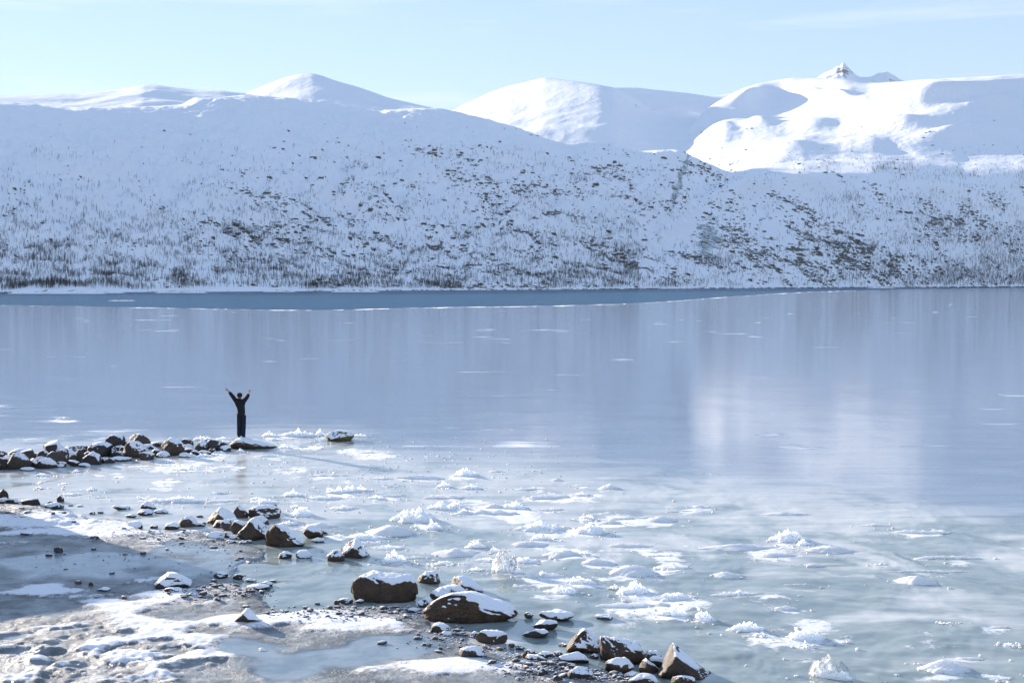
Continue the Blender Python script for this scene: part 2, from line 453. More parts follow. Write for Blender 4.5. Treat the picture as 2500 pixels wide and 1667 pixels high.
B(497, 1282, 12, 8, 'round', .3, 'dark'); B(490, 1286, 22, 9, 'flat', .4, 'dark')
B(696, 1365, 34, 16, 'round', .62, 'dark', 'small rounded stone with a white cap in front of the snow-striped boulder', 'white-capped small stone'); B(743, 1364, 40, 17, 'flat', .85, 'grey', 'lens-shaped stone under smooth snow alone in the blue ice', 'lens-shaped snowy stone')
B(820, 1373, 44, 26, 'block', .4, 'brown', 'left brown block of the pair standing in the blue ice', 'left block of the pair'); B(868, 1366, 72, 42, 'pyramid', .55, 'brown', 'taller snow-faced stone of the pair standing in the blue ice', 'taller snow-faced stone', lean=.2, sub=5)
B(423, 1446, 88, 36, 'block', .74, 'dark', 'boulder thickly covered with snow alone on the frozen flats', 'thickly snowed boulder', sub=5); B(424, 1455, 44, 12, 'flat', .25, 'dark'); B(470, 1464, 26, 11, 'pyramid', 0.05, 'dark'); B(530, 1474, 18, 10, 'round', .1, 'dark')
B(539, 1416, 34, 16, 'round', .5, 'dark', 'small dark stone with a snow stripe above the frozen flats', 'small dark striped stone'); B(582, 1414, 26, 11, 'flat', .45, 'dark'); B(603, 1534, 62, 32, 'pyramid', .5, 'dark', 'dark peaked stone with a snowy front in the lower middle', 'dark peaked stone')
B(651, 1432, 30, 12, 'round', .3, 'dark'); B(630, 1440, 56, 10, 'flat', .5, 'dark'); B(667, 1420, 18, 5, 'flat', .3, 'dark'); B(612, 1419, 30, 6, 'flat', .6, 'grey'); B(600, 1487, 20, 6, 'flat', .3, 'dark'); B(640, 1596, 26, 7, 'flat', .5, 'dark')
B(222, 1438, 12, 12, 'pyramid', .1, 'brown'); B(252, 1448, 32, 9, 'flat', .6, 'dark'); B(232, 1323, 24, 9, 'flat', .2, 'dark'); B(143, 1357, 22, 16, 'block', 0.1, 'dark'); B(120, 1364, 18, 8, 'flat', .2, 'dark')
B(65, 1312, 32, 8, 'flat', .15, 'dark'); B(148, 1228, 18, 16, 'round', .15, 'dark', 'small dark stone at the tip of the left snowy bank', 'small bank-tip stone'); B(76, 1240, 46, 17, 'flat', .25, 'dark', 'dark flat outcrop on the snowy bank at left', 'dark bank outcrop'); B(8, 1225, 26, 26, 'pyramid', .2, 'dark')
B(10, 1236, 30, 14, 'flat', .7, 'dark'); B(123, 1230, 14, 6, 'flat', .2, 'dark'); B(60, 1226, 22, 6, 'flat', .2, 'dark'); B(133, 1246, 44, 17, 'flat', .7, 'dark'); B(30, 1236, 34, 12, 'flat', .6, 'dark'); B(68, 1268, 20, 9, 'round', .3, 'brown'); B(55, 1274, 20, 6, 'flat', .15, 'dark')
B(172, 1236, 12, 5, 'flat', .3, 'dark'); B(195, 1238, 18, 5, 'flat', .5, 'dark'); B(297, 1245, 40, 10, 'flat', .35, 'grey', 'flat grey stone lying in open ice before the breakwater', 'flat grey stone'); B(362, 1244, 38, 17, 'pyramid', .45, 'dark', 'dark stone with a snowy right flank before the breakwater', 'dark snowy-flank stone'); B(355, 1259, 38, 14, 'round', .4, 'dark')
B(394, 1254, 34, 10, 'flat', .5, 'dark'); B(320, 1263, 28, 7, 'flat', .5, 'grey'); B(328, 1294, 42, 15, 'block', .72, 'dark', 'snow-covered block at the end of the left snowy bank', 'snowy bank-end block'); B(375, 1290, 20, 7, 'block', .1, 'dark'); B(225, 1256, 16, 7, 'round', .4, 'dark'); B(246, 1253, 14, 5, 'flat', .4, 'grey')
# --- stray rock out past the breakwater
B(829, 1079, 68, 25, 'round', .50, 'moss', 'snow-flecked rock with a yellow mossy left side out in the ice', 'mossy rock', sub=5)
# --- the breakwater (group of its own)
BW = 'stones piled along the breakwater'
def W(u, v, w, h, kind='round', snow=.4, tone='brown', label=None, short=None, **k):
    rock(u, v + (1 if w < 60 else 0), w * (1.14 if w < 60 else 1), h * (1.14 if w < 60 else 1), kind, snow, tone, label, short, name='boulder', group=BW, **k)
W(614, 1098, 116, 26, 'flat', .50, 'brown', 'long flat snow-streaked slab the person stands on at the breakwater tip', 'slab under the person', lean=.2, sub=5, dep=.6)
W(342, 1093, 46, 27, 'round', 0.0, 'grey', 'bare round brown boulder on top of the breakwater', 'bare round boulder', lift=.25)
W(280, 1095, 46, 27, 'block', .30, 'dark', 'dark boulder with a snow patch atop the breakwater left of the bare round one', 'dark top boulder', lift=.30)
W(327, 1121, 45, 35, 'round', .36, 'brown', 'reddish round boulder with a snow cap in the breakwater face', 'reddish snow-capped boulder')
W(423, 1116, 50, 38, 'round', .40, 'brown', 'large round brown boulder with a snowy right shoulder in the breakwater', 'brown snowy-shoulder boulder')
W(243, 1122, 60, 38, 'flat', .40, 'dark', 'large dark slanted boulder streaked with snow in the breakwater', 'large dark slanted boulder', lean=-.2)
W(49, 1148, 54, 34, 'round', .20, 'grey', 'large smooth grey boulder low at the left of the breakwater', 'large smooth grey boulder')
W(131, 1107, 46, 24, 'round', .60, 'dark', 'snow-topped boulder rising above the left half of the breakwater', 'raised snow-topped boulder', lift=.18)
W(162, 1136, 44, 33, 'flat', .68, 'grey', 'boulder with a broad snow face at the foot of the breakwater', 'broad snow-faced boulder', lean=.2)
W(224, 1137, 42, 28, 'pyramid', .50, 'dark', 'low dark boulder with a sloping snow lid at the breakwater foot', 'snow-lidded low boulder')
W(456, 1088, 28, 14, 'block', .15, 'brown', 'small bare brown block on the breakwater near the person', 'small bare brown block', lift=.12)
W(494, 1102, 34, 23, 'pyramid', .52, 'dark', 'pointed stone with a snow face near the person', 'pointed snow-faced stone')
W(520, 1102, 32, 24, 'round', .22, 'dark', 'dark round stone next to the person\'s slab', 'dark round stone')
for a in [(4, 1120, 24, 17, 'round', .5, 'dark'), (5, 1148, 26, 26, 'round', .4, 'dark'), (47, 1118, 44, 18, 'flat', .6, 'grey'), (67, 1126, 30, 24, 'round', .3, 'grey'), (88, 1118, 22, 10, 'flat', .3, 'dark'), (22, 1126, 22, 12, 'round', .5, 'grey'),
          (80, 1142, 26, 18, 'round', .6, 'dark'), (108, 1124, 32, 21, 'flat', .45, 'grey'), (112, 1146, 46, 22, 'flat', .66, 'dark'), (154, 1116, 32, 18, 'round', .3, 'grey'), (135, 1141, 34, 32, 'round', .22, 'grey'), (145, 1142, 26, 12, 'flat', .6, 'dark'),
          (191, 1109, 52, 18, 'round', .12, 'brown'), (187, 1124, 32, 17, 'flat', .4, 'brown'), (196, 1131, 24, 30, 'pyramid', .2, 'brown'), (276, 1117, 24, 22, 'round', .5, 'grey'), (237, 1087, 12, 6, 'round', .05, 'brown'), (252, 1090, 10, 5, 'round', .05, 'brown'),
          (308, 1092, 26, 13, 'flat', .45, 'dark'), (288, 1102, 24, 15, 'flat', .6, 'grey'), (303, 1112, 20, 19, 'block', .2, 'dark'), (290, 1116, 30, 12, 'flat', .3, 'dark'), (296, 1126, 40, 9, 'flat', .8, 'grey'), (364, 1108, 42, 19, 'flat', .75, 'dark'), (358, 1125, 36, 19, 'flat', .7, 'grey'),
          (380, 1114, 20, 16, 'round', .3, 'dark'), (398, 1117, 30, 13, 'pyramid', .7, 'grey'), (392, 1092, 36, 12, 'flat', .3, 'brown'), (458, 1099, 26, 12, 'flat', .6, 'dark'), (457, 1106, 20, 12, 'round', .3, 'dark'), (465, 1107, 36, 11, 'flat', .55, 'grey'), (452, 1117, 26, 10, 'flat', .7, 'grey'),
          (532, 1090, 30, 13, 'flat', .55, 'brown'), (549, 1091, 22, 11, 'flat', .45, 'dark'), (549, 1103, 28, 13, 'round', .6, 'dark'), (519, 1105, 18, 9, 'flat', .3, 'dark'), (508, 1080, 26, 8, 'flat', .3, 'brown'), (538, 1099, 14, 9, 'flat', .5, 'dark'), (410, 1106, 26, 14, 'round', .3, 'dark'), (215, 1126, 30, 20, 'round', .3, 'grey'),
          (180, 1140, 26, 14, 'flat', .5, 'dark'), (260, 1131, 36, 12, 'flat', .4, 'dark'), (205, 1140, 26, 8, 'flat', .7, 'grey'), (66, 1150, 30, 7, 'flat', .7, 'grey'), (330, 1104, 40, 22, 'round', .3, 'dark'), (170, 1124, 30, 18, 'round', .3, 'dark'), (20, 1138, 34, 18, 'round', .35, 'dark'), (100, 1134, 34, 16, 'round', .3, 'dark'), (350, 1114, 30, 16, 'round', .4, 'dark'), (250, 1106, 34, 16, 'flat', .4, 'dark'), (478, 1112, 30, 10, 'flat', .5, 'dark'), (500, 1110, 26, 9, 'flat', .5, 'dark'),
          (-40, 1134, 54, 26, 'round', .4, 'dark'), (-90, 1142, 60, 30, 'round', .4, 'grey'), (-20, 1148, 50, 22, 'flat', .5, 'dark'), (-140, 1150, 60, 34, 'round', .4, 'brown'), (-70, 1160, 56, 26, 'flat', .5, 'dark')]:
    W(*a)

# ------------------------------------------------------------------ ice lumps frozen into the near ice
ICE = []
def I(u, v, w, h, kind='jag', label=None, short=None, dep=None, rot=0.0):
    ICE.append(dict(u=u, v=v, w=w, h=h, kind=kind, label=label, short=short, dep=dep, rot=rot))
I(1135, 1166, 60, 25, 'jag', 'spiky ice lump farthest out in the middle, with a thin slab below', 'far spiky lump')
I(1150, 1197, 56, 16, 'jag'); I(1210, 1154, 45, 7, 'mound'); I(1360, 1175, 33, 8, 'mound', 'small smooth ice bump halfway to the cracked dome', 'small smooth bump'); I(1418, 1188, 40, 6, 'mound')
I(1489, 1198, 48, 19, 'mound', 'small round ice dome with a dark crack in its face', 'cracked ice dome'); I(1418, 1212, 56, 11); I(1340, 1219, 98, 15, 'ridge', None, None, None, .12); I(1290, 1198, 65, 8, 'mound'); I(1346, 1247, 56, 9, 'ridge', None, None, None, .15)
I(1019, 1172, 113, 13, 'ridge', 'long flat white ice slab left of the far spiky lump', 'long flat slab'); I(1085, 1192, 38, 18); I(950, 1191, 60, 8, 'mound'); I(930, 1172, 60, 9); I(918, 1220, 45, 13); I(960, 1212, 60, 8, 'ridge', None, None, None, .2)
I(1085, 1221, 98, 15, 'ridge'); I(1076, 1247, 65, 26, 'jag', 'ridge-topped ice heap with a second small peak to its right', 'twin-peaked heap'); I(1114, 1240, 35, 18); I(1210, 1243, 60, 16, 'mound', 'grey-sided ice mound beside a crumbly white one', 'grey-sided mound'); I(1254, 1245, 65, 20)
I(1190, 1262, 165, 18, 'ridge', 'long low ice ridge in front of the grey-sided mound', 'long low ridge'); I(1136, 1256, 26, 18, 'spike'); I(1013, 1279, 100, 40, 'jag', 'big broken ice heap like a small tent, left of centre', 'tent-like ice heap', .9); I(1058, 1295, 45, 26, 'spike', 'pointed ice shard in front of the tent-like heap', 'pointed shard')
I(1424, 1268, 20, 15); I(1440, 1269, 24, 15, 'jag', 'pair-forming white ice tuft right of the middle', 'ice tuft'); I(1489, 1280, 48, 14, 'mound'); I(1560, 1272, 165, 14, 'ridge', 'thin drawn-out ice ridge ending in a low dome', 'drawn-out ridge', None, .06); I(1612, 1277, 80, 18, 'mound'); I(1708, 1243, 55, 11, 'mound', 'low dome at the far end of the drawn-out ridge', 'low end dome'); I(1660, 1252, 70, 7, 'ridge', None, None, None, .1)
I(1320, 1303, 110, 33, 'jag', 'tall rugged ice heap in the very middle of the near ice', 'middle rugged heap', .9); I(1318, 1320, 45, 20); I(1290, 1338, 95, 18, 'mound', 'smooth swelling of ice in front of the middle rugged heap', 'smooth swelling'); I(1440, 1308, 78, 34, 'jag', 'tilted white ice slab leaning to the right', 'tilted white slab', .7); I(1378, 1293, 40, 10, 'mound')
I(957, 1310, 110, 28, 'mound', 'broad ice mound with a spiky crown, left of the tent-like heap', 'spiky-crowned mound'); I(968, 1302, 34, 22, 'spike'); I(912, 1320, 42, 15); I(950, 1345, 98, 17, 'jag'); I(960, 1375, 60, 35, 'spike', 'upright white ice lump standing on its own reflection', 'upright white lump', .5); I(1015, 1364, 80, 9, 'ridge')
I(1110, 1362, 110, 25, 'mound', 'long white ice mound with a cracked grey face', 'cracked grey-faced mound'); I(1160, 1342, 48, 24, 'jag'); I(1210, 1350, 45, 15); I(1174, 1323, 34, 9, 'mound'); I(1088, 1378, 50, 11); I(1190, 1373, 66, 14)
I(1275, 1375, 70, 18, 'jag', 'low crusty ice lump behind the diagonal ice crest', 'low crusty lump'); I(1240, 1402, 76, 42, 'crest', 'diagonal crest of thin upturned ice splinters', 'diagonal splinter crest', None, -.5); I(1322, 1415, 120, 18, 'ridge', None, None, None, -.1); I(1325, 1412, 42, 20, 'spike'); I(1165, 1397, 48, 13); I(1412, 1430, 78, 26, 'jag', 'ice heap sloping down right from a small peak', 'sloping peaked heap')
I(1376, 1456, 90, 28, 'jag', 'fluffy white ice heap with a smooth bluish front', 'fluffy bluish heap', .7); I(1376, 1363, 86, 22, 'mound', 'smooth rounded ice back with a small block behind', 'smooth ice back'); I(1427, 1356, 30, 13); I(1456, 1381, 72, 20, 'mound'); I(1545, 1410, 104, 32, 'mound', 'largest white ice dome in the centre right', 'large white dome', .8)
I(1549, 1454, 75, 38, 'spike', 'sharp triangular ice peak in front of the large white dome', 'triangular ice peak', .6); I(1500, 1436, 18, 12, 'spike'); I(1530, 1484, 140, 16, 'ridge', 'long wavy ice ridge running left from the crumbly heap', 'long wavy ridge', None, -.05); I(1545, 1340, 110, 15, 'ridge', 'ribbed ice ridge right of the tilted slab', 'ribbed ridge', None, -.15)
I(1610, 1362, 60, 10, 'ridge', None, None, None, -.2); I(1640, 1374, 80, 7, 'ridge'); I(1278, 1434, 46, 9, 'mound')
I(1921, 1261, 118, 13, 'mound', 'flat lens of grey ice with a white cracked rim', 'flat grey lens'); I(2133, 1286, 80, 9, 'mound', 'faint grey swelling in the ice upper right', 'faint grey swelling'); I(2257, 1305, 125, 13, 'ridge', 'low white-backed swell right of the faint grey one', 'white-backed swell')
I(1925, 1327, 90, 38, 'jag', 'broken ice crown with an upturned plate, at right', 'broken ice crown', .6); I(1960, 1333, 34, 20, 'spike', 'white triangular plate leaning against the broken ice crown', 'leaning plate'); I(1806, 1345, 175, 19, 'mound', 'long smooth white mound left of the broken ice crown', 'long smooth mound', .35)
I(1895, 1360, 85, 13, 'mound'); I(2027, 1352, 118, 22, 'mound', 'rounded ice hump right of the broken ice crown', 'rounded hump'); I(1985, 1383, 60, 9, 'mound'); I(2310, 1368, 150, 13, 'ridge', None, None, None, -.06); I(2270, 1400, 200, 11, 'ridge', 'long thin curved ice rim above the little pyramid', 'thin curved rim', None, -.05); I(2152, 1382, 40, 11, 'slabby')
I(2236, 1432, 95, 28, 'pyr', 'small grey ice pyramid with a crease down its front', 'ice pyramid', .9); I(1955, 1430, 75, 7, 'ridge'); I(1645, 1392, 85, 20, 'jag', 'pale ice wedge with a crumbly right end', 'pale wedge'); I(1775, 1412, 80, 18, 'mound'); I(1805, 1456, 130, 13, 'ridge', 'curved snowy rim with a little white tuft', 'curved snowy rim'); I(1803, 1452, 26, 14)
I(1645, 1468, 105, 24, 'jag', 'wide crumbly ice heap right of the triangular peak', 'wide crumbly heap', .6); I(1612, 1480, 46, 12, 'mound'); I(1640, 1508, 72, 30, 'jag', 'bright crumbly ice lump with a dark undercut', 'bright undercut lump', .6); I(1717, 1518, 46, 32, 'jag', 'small upright crumbly ice block beside the undercut lump', 'upright crumbly block', .7)
I(1919, 1490, 55, 14, 'mound'); I(1823, 1546, 90, 32, 'jag', 'peaked white ice cap over dark open water', 'peaked ice cap', .6); I(1838, 1558, 58, 10, 'ridge'); I(1862, 1556, 16, 14); I(1965, 1568, 100, 36, 'jag', 'arched ice crust with a dark hollow beneath', 'arched ice crust', .6)
I(1895, 1573, 62, 8, 'ridge'); I(1968, 1580, 18, 18); I(1958, 1616, 60, 10, 'ridge', 'thin floating ice plate left of the splintered ice tongue', 'thin floating plate'); I(2030, 1660, 100, 50, 'crest', 'splintered ice tongue at the bottom, sloping right', 'splintered ice tongue', None, -.45)
I(2305, 1652, 112, 42, 'mound', 'biggest smooth grey-white ice dome at the bottom right', 'bottom right dome', .8); I(2430, 1664, 120, 18, 'jag', 'crusty white ice strip trailing right from the bottom right dome', 'crusty strip', .5); I(2316, 1522, 25, 6); I(2460, 1578, 35, 11); I(2218, 1622, 30, 5, 'mound'); I(2370, 1610, 60, 8, 'mound'); I(2440, 1535, 70, 9, 'mound')
I(657, 1068, 36, 15, 'jag', 'little ice heap left of the white crest beyond the breakwater', 'little far heap'); I(727, 1068, 95, 20, 'jag', 'white jagged ice crest beyond the breakwater tip', 'far jagged crest', .3); I(780, 1066, 24, 20, 'spike', 'spiky end of the white crest just left of the mossy rock', 'spiky crest end'); I(668, 1077, 38, 8, 'mound')
I(693, 1096, 26, 13, 'spike'); I(732, 1093, 40, 7, 'mound'); I(780, 1088, 24, 6); I(880, 1068, 42, 10, 'jag', 'low broken ice right of the mossy rock', 'low ice by the mossy rock'); I(807, 1060, 12, 8, 'spike'); I(495, 1077, 52, 13); I(545, 1075, 42, 10); I(383, 1085, 40, 9); I(430, 1080, 30, 9); I(164, 1095, 14, 8)
I(461, 1115, 42, 11); I(495, 1117, 52, 12); I(536, 1108, 38, 9); I(587, 1107, 24, 13, 'mound', 'white ice knob against the front of the slab under the person', 'white ice knob'); I(412, 1130, 24, 10); I(650, 1117, 70, 8, 'mound'); I(576, 1139, 34, 7, 'mound')
I(715, 1213, 46, 18, 'spike', 'small spiky ice tuft left of the long broken ridges', 'small spiky tuft'); I(625, 1222, 30, 12); I(645, 1231, 62, 16, 'jag'); I(793, 1221, 85, 13); I(853, 1204, 100, 20, 'crest', 'upturned ice edge rising to the right', 'upturned ice edge', None, .25); I(870, 1212, 46, 6, 'mound')
I(445, 1227, 110, 18, 'jag', 'long white ice crest left of the near cluster, behind the stones', 'long white crest', .3); I(545, 1227, 80, 8, 'ridge'); I(534, 1206, 44, 7, 'mound'); I(720, 1243, 40, 12); I(737, 1264, 54, 30, 'jag', 'bright spiky ice heap behind the squarish capped stone', 'bright spiky heap', .8)
I(842, 1247, 80, 15, 'jag'); I(705, 1284, 52, 14); I(785, 1290, 75, 16, 'mound', 'flat-topped white slab behind the squarish capped stone', 'flat-topped white slab'); I(880, 1320, 110, 20, 'jag', 'ragged white ice line right of the near cluster', 'ragged white line', .35); I(826, 1313, 34, 12)
I(104, 1163, 36, 9); I(188, 1152, 18, 9); I(223, 1196, 18, 7); I(172, 1210, 60, 9); I(255, 1218, 60, 6, 'ridge'); I(339, 1221, 16, 11); I(383, 1229, 66, 15, 'jag'); I(98, 1180, 16, 6); I(97, 1192, 18, 6); I(157, 1182, 10, 6)
I(157, 1026, 38, 9, 'mound', 'lone ice bump on the smooth ice beyond the breakwater', 'lone far bump')
I(820, 1345, 40, 6, 'mound'); I(700, 1150, 60, 6, 'mound'); I(800, 1165, 100, 8, 'ridge'); I(900, 1108, 80, 6, 'mound'); I(460, 1150, 80, 7, 'ridge'); I(430, 1176, 90, 6, 'ridge')


# ------------------------------------------------------------------ the hills
def pchip_rows(S, counts):
    """S: (k, c, 3) stations; counts: rows per segment. Monotone cubic in the station index."""
    k = S.shape[0]
    d = S[1:] - S[:-1]
    m = np.zeros_like(S)
    prod = d[1:] * d[:-1]
    hm = np.where(prod > 0, 2 * prod / np.where(np.abs(d[1:] + d[:-1]) < 1e-9, 1, d[1:] + d[:-1]), 0)
    m[1:-1] = hm; m[0] = d[0]; m[-1] = d[-1]
    rows, ss = [], []
    for i in range(k - 1):
        n = counts[i]
        tt = np.linspace(0, 1, n, endpoint=(i == k - 2))
        for t in tt:
            t2, t3 = t * t, t * t * t
            rows.append((2 * t3 - 3 * t2 + 1) * S[i] + (t3 - 2 * t2 + t) * m[i] + (-2 * t3 + 3 * t2) * S[i + 1] + (t3 - t2) * m[i + 1])
            ss.append(i + t)
    return np.array(rows), np.array(ss)
def smooth1(a, n):
    if n < 2: return a
    k = np.hanning(n + 2)[1:-1]; k /= k.sum()
    p = np.pad(a, n, mode='edge')
    return np.convolve(p, k, 'same')[n:-n]
def curve(pts, us, sm=9):
    p = np.array(pts, float)
    return smooth1(np.interp(us, p[:, 0], p[:, 1]), sm)
def shore_v(u):
    return np.interp(u, [-2000, 0, 850, 1250, 1700, 2500, 5000], [718, 714.5, 710, 707.5, 704.3, 700.0, 697.5])
def shore_D(u):
    return CAM_H * FPX / (shore_v(u) - HORIZON)
def station(us, v=None, D=None, z=None):
    D = np.broadcast_to(np.asarray(D, float), us.shape)
    if z is not None:
        a = (us - 1250) / FPX
        return np.stack([a * D, D, np.broadcast_to(z, us.shape)], -1)
    x, y, zz = at_depth(us, v, D)
    return np.stack([x, y, zz], -1)

HILLS = {}
def hill(name, us, stations, counts, amp, rockf, fallf=None, keep=None, seed=0.0, scale=70.0, gain=0.52, rid=0.45, bumps=()):
    S = np.stack(stations)
    P, ss = pchip_rows(S, counts)
    X, Y, Z = P[..., 0], P[..., 1], P[..., 2]
    u, v = project(X, Y, Z)
    A = np.interp(ss, np.arange(len(amp)), amp)[:, None]
    n = fbm(X / scale + seed, Y / scale, seed, 6, gain) * 0.8 + rid * ridged(X / (scale * .45) + seed, Y / (scale * .8), seed, 4, 0.5) - rid * .6
    Z = Z + A * n
    for (cu, cv, ru, rv, A_, rot) in bumps:
        Z = Z + A_ * blob(u, v, cu, cv, ru, rv, rot)
    rk = rockf(u, v, X, Y)
    fl = fallf(u, v) if fallf else np.zeros_like(rk)
    faces = grid_faces(*X.shape)
    me = np_mesh(name, np.stack([X, Y, Z], -1).reshape(-1, 3), faces, True, {'rock': rk, 'fall': fl})
    o = link_mesh(name, me, M_HILL)
    tag(o, kind='structure')
    HILLS[name] = (X, Y, Z, u, v, rk)
    return o

def wide(u0, u1, step, pad0=0, pad1=0):
    mid = np.arange(u0, u1 + step, step)
    l = u0 - np.geomspace(step * 2, pad0, 30)[::-1] if pad0 else []
    r = u1 + np.geomspace(step * 2, pad1, 30) if pad1 else []
    return np.concatenate([l, mid, r])

def blob(u, v, cu, cv, ru, rv, rot=0.0):
    c, s = math.cos(rot), math.sin(rot)
    a = ((u - cu) * c + (v - cv) * s) / ru; b = (-(u - cu) * s + (v - cv) * c) / rv
    return np.exp(-(a * a + b * b))

# --- near hillside on the left, one long shaded slope
us = wide(-40, 1890, 3.0, 3500, 0)
crestA = [(-4000, 300), (-900, 250), (-300, 248), (0, 254), (80, 259), (165, 268), (300, 266), (440, 262), (520, 246), (600, 234), (690, 240), (765, 249), (850, 262), (925, 275), (991, 270), (1068, 266), (1130, 281), (1183, 294), (1259, 314), (1336, 343),
          (1400, 362), (1430, 354), (1470, 357), (1520, 366), (1565, 374), (1620, 369), (1655, 369), (1690, 385), (1765, 416), (1830, 440), (1890, 470)]
vA = curve(crestA, us, 9)
DA = curve([(-4000, 900), (-300, 1320), (0, 1450), (600, 1800), (1068, 1900), (1260, 1850), (1600, 1820), (1890, 1950)], us, 60)
sD = shore_D(us)
def rockA(u, v, X, Y):
    low = sstep(290, 640, v)
    n = fbm(X / 140.0, Y / 140.0, 3.3, 3)
    right = sstep(300, 1250, u)
    r = low * (0.33 + 0.5 * n) * (0.45 + 0.75 * right)
    r = r + 0.55 * blob(u, v, 1120, 400, 120, 14, 0.35) + 0.6 * blob(u, v, 1010, 365, 70, 12, 0.2) + 0.55 * blob(u, v, 1480, 425, 130, 22, 0.1)
    r = r + 0.5 * blob(u, v, 1300, 465, 220, 22, 0.12) + 0.5 * blob(u, v, 1130, 455, 110, 18, 0.1) + 0.4 * blob(u, v, 1270, 570, 120, 50) + 0.35 * blob(u, v, 870, 520, 200, 40) + 0.3 * blob(u, v, 560, 600, 150, 50)
    r = r + 0.5 * blob(u, v, 1700, 410, 90, 16, 0.35) + 0.5 * blob(u, v, 15, 520, 30, 40, 1.0)
    r = r + 0.42 * blob(u, v, 1050, 700, 500, 6)
    return np.clip(r, 0, 1.2)
def fallA(u, v):
    # narrow frozen stream down the notch at the right end
    t = (v - 383) / (492 - 383)
    cu = 1680 - 34 * t + 5 * pn(v / 14.0, 3.1)
    w = (6 + 9 * np.clip(t, 0, 1)) * (1 + 0.5 * pn(v / 9.0, 7.7))
    return np.exp(-((u - cu) / w) ** 2) * (t > -0.05) * (t < 1.02)
v_low = shore_v(us) - 62
hill('left_hillside', us, [
    station(us, z=-6.0, D=sD - 25),
    station(us, z=0.6, D=sD + 2),
    station(us, v=v_low, D=sD + 0.2 * (DA - sD)),
    station(us, v=vA + 0.46 * (700 - vA), D=sD + 0.46 * (DA - sD)),
    station(us, v=vA + 0.17 * (700 - vA), D=sD + 0.74 * (DA - sD)),
    station(us, v=vA, D=DA),
    station(us, v=vA + 24, D=DA + 420),
    station(us, v=vA + 80, D=DA + 800),
], [4, 70, 70, 70, 50, 10, 5], [0.2, 0.7, 6.5, 10.0, 6.0, 1.6, 3, 3], rockA, fallA, seed=0.0, rid=0.75, bumps=[(1045, 436, 60, 10, 9, .05), (1440, 366, 60, 8, 6, 0), (1620, 382, 50, 8, 5, 0), (760, 440, 80, 8, 5, .08), (930, 520, 60, 16, 5, .1), (1130, 560, 60, 18, 6, .1), (1290, 500, 70, 14, 6, .1), (470, 252, 90, 6, 5, 0), (300, 430, 140, 14, 6, .1), (600, 540, 120, 18, 6, 0), (1420, 560, 60, 20, 6, .3)])

# --- right massif: shore, spur, bright middle ridge, top ridge
us = wide(1560, 2560, 3.0, 0, 3500)
sD = shore_D(us)
spur = [(1500, 640), (1600, 560), (1660, 518), (1700, 492), (1725, 484), (1780, 460), (1830, 440), (1900, 430), (1960, 424), (2050, 426), (2130, 421), (2250, 430), (2350, 438), (2500, 430), (3000, 420), (6000, 420)]
midr = [(1500, 420), (1600, 395), (1650, 369), (1715, 334), (1765, 306), (1830, 296), (1900, 291), (1983, 279), (2050, 276), (2117, 266), (2180, 258), (2231, 249), (2280, 232), (2327, 218), (2380, 208), (2423, 198), (2500, 188), (2700, 180), (6000, 200)]
topr = [(1500, 420), (1620, 366), (1655, 345), (1690, 305), (1715, 276), (1745, 254), (1790, 228), (1820, 215), (1860, 204), (1890, 197), (1935, 190), (1990, 189), (2060, 194), (2120, 203), (2200, 200), (2260, 193), (2340, 189), (2420, 186), (2500, 181), (2700, 172), (6000, 190)]
Dspur = curve([(1500, 1480), (1720, 1640), (1900, 1800), (2100, 1950), (2500, 2050), (6000, 2300)], us, 30)
Dmid = curve([(1500, 3400), (1720, 3200), (2000, 2900), (2231, 2640), (2330, 2620), (2423, 2640), (2500, 2680), (6000, 2900)], us, 30)
Dtop = curve([(1500, 3500), (1700, 3650), (1800, 4000), (1880, 4250), (2000, 4050), (2200, 3450), (2423, 3000), (2500, 2900), (6000, 3200)], us, 30)
vs_, vm, vt = curve(spur, us, 9), curve(midr, us, 9), curve(topr, us, 7)
fvm = curve([(1500, .35), (1950, .35), (2060, .62), (2150, .5), (2240, .62), (2400, .62), (2500, .4), (6000, .4)], us, 20)
def rockR(u, v, X, Y):
    n = fbm(X / 150.0, Y / 150.0, 8.3, 3)
    r = sstep(400, 640, v) * (0.36 + 0.5 * n)
    r = r + 0.34 * blob(u, v, 2060, 640, 240, 50, 0.12) + 0.55 * blob(u, v, 2010, 545, 110, 20, 0.5) + 0.5 * blob(u, v, 1900, 480, 100, 14, 0.35)
    r = r + 0.55 * blob(u, v, 1745, 590, 85, 65) + 0.5 * blob(u, v, 2060, 445, 45, 14, 0.8) + 0.45 * blob(u, v, 2130, 485, 40, 25)
    r = r + 0.55 * blob(u, v, 1985, 392, 45, 12, -0.3) + 0.7 * blob(u, v, 1733, 337, 10, 14) + 0.35 * blob(u, v, 1780, 395, 70, 14, 0.2)
    r = r + 0.35 * blob(u, v, 2300, 540, 180, 50) + 0.45 * blob(u, v, 2480, 640, 60, 40)
    r = r * np.where((Y > 3150) & (u < 1745), 0.0, 1.0)
    return np.clip(r, 0, 1.2)
def fallR(u, v):
    return 0.95 * blob(u, v, 1728, 575, 34, 60, 0.15)
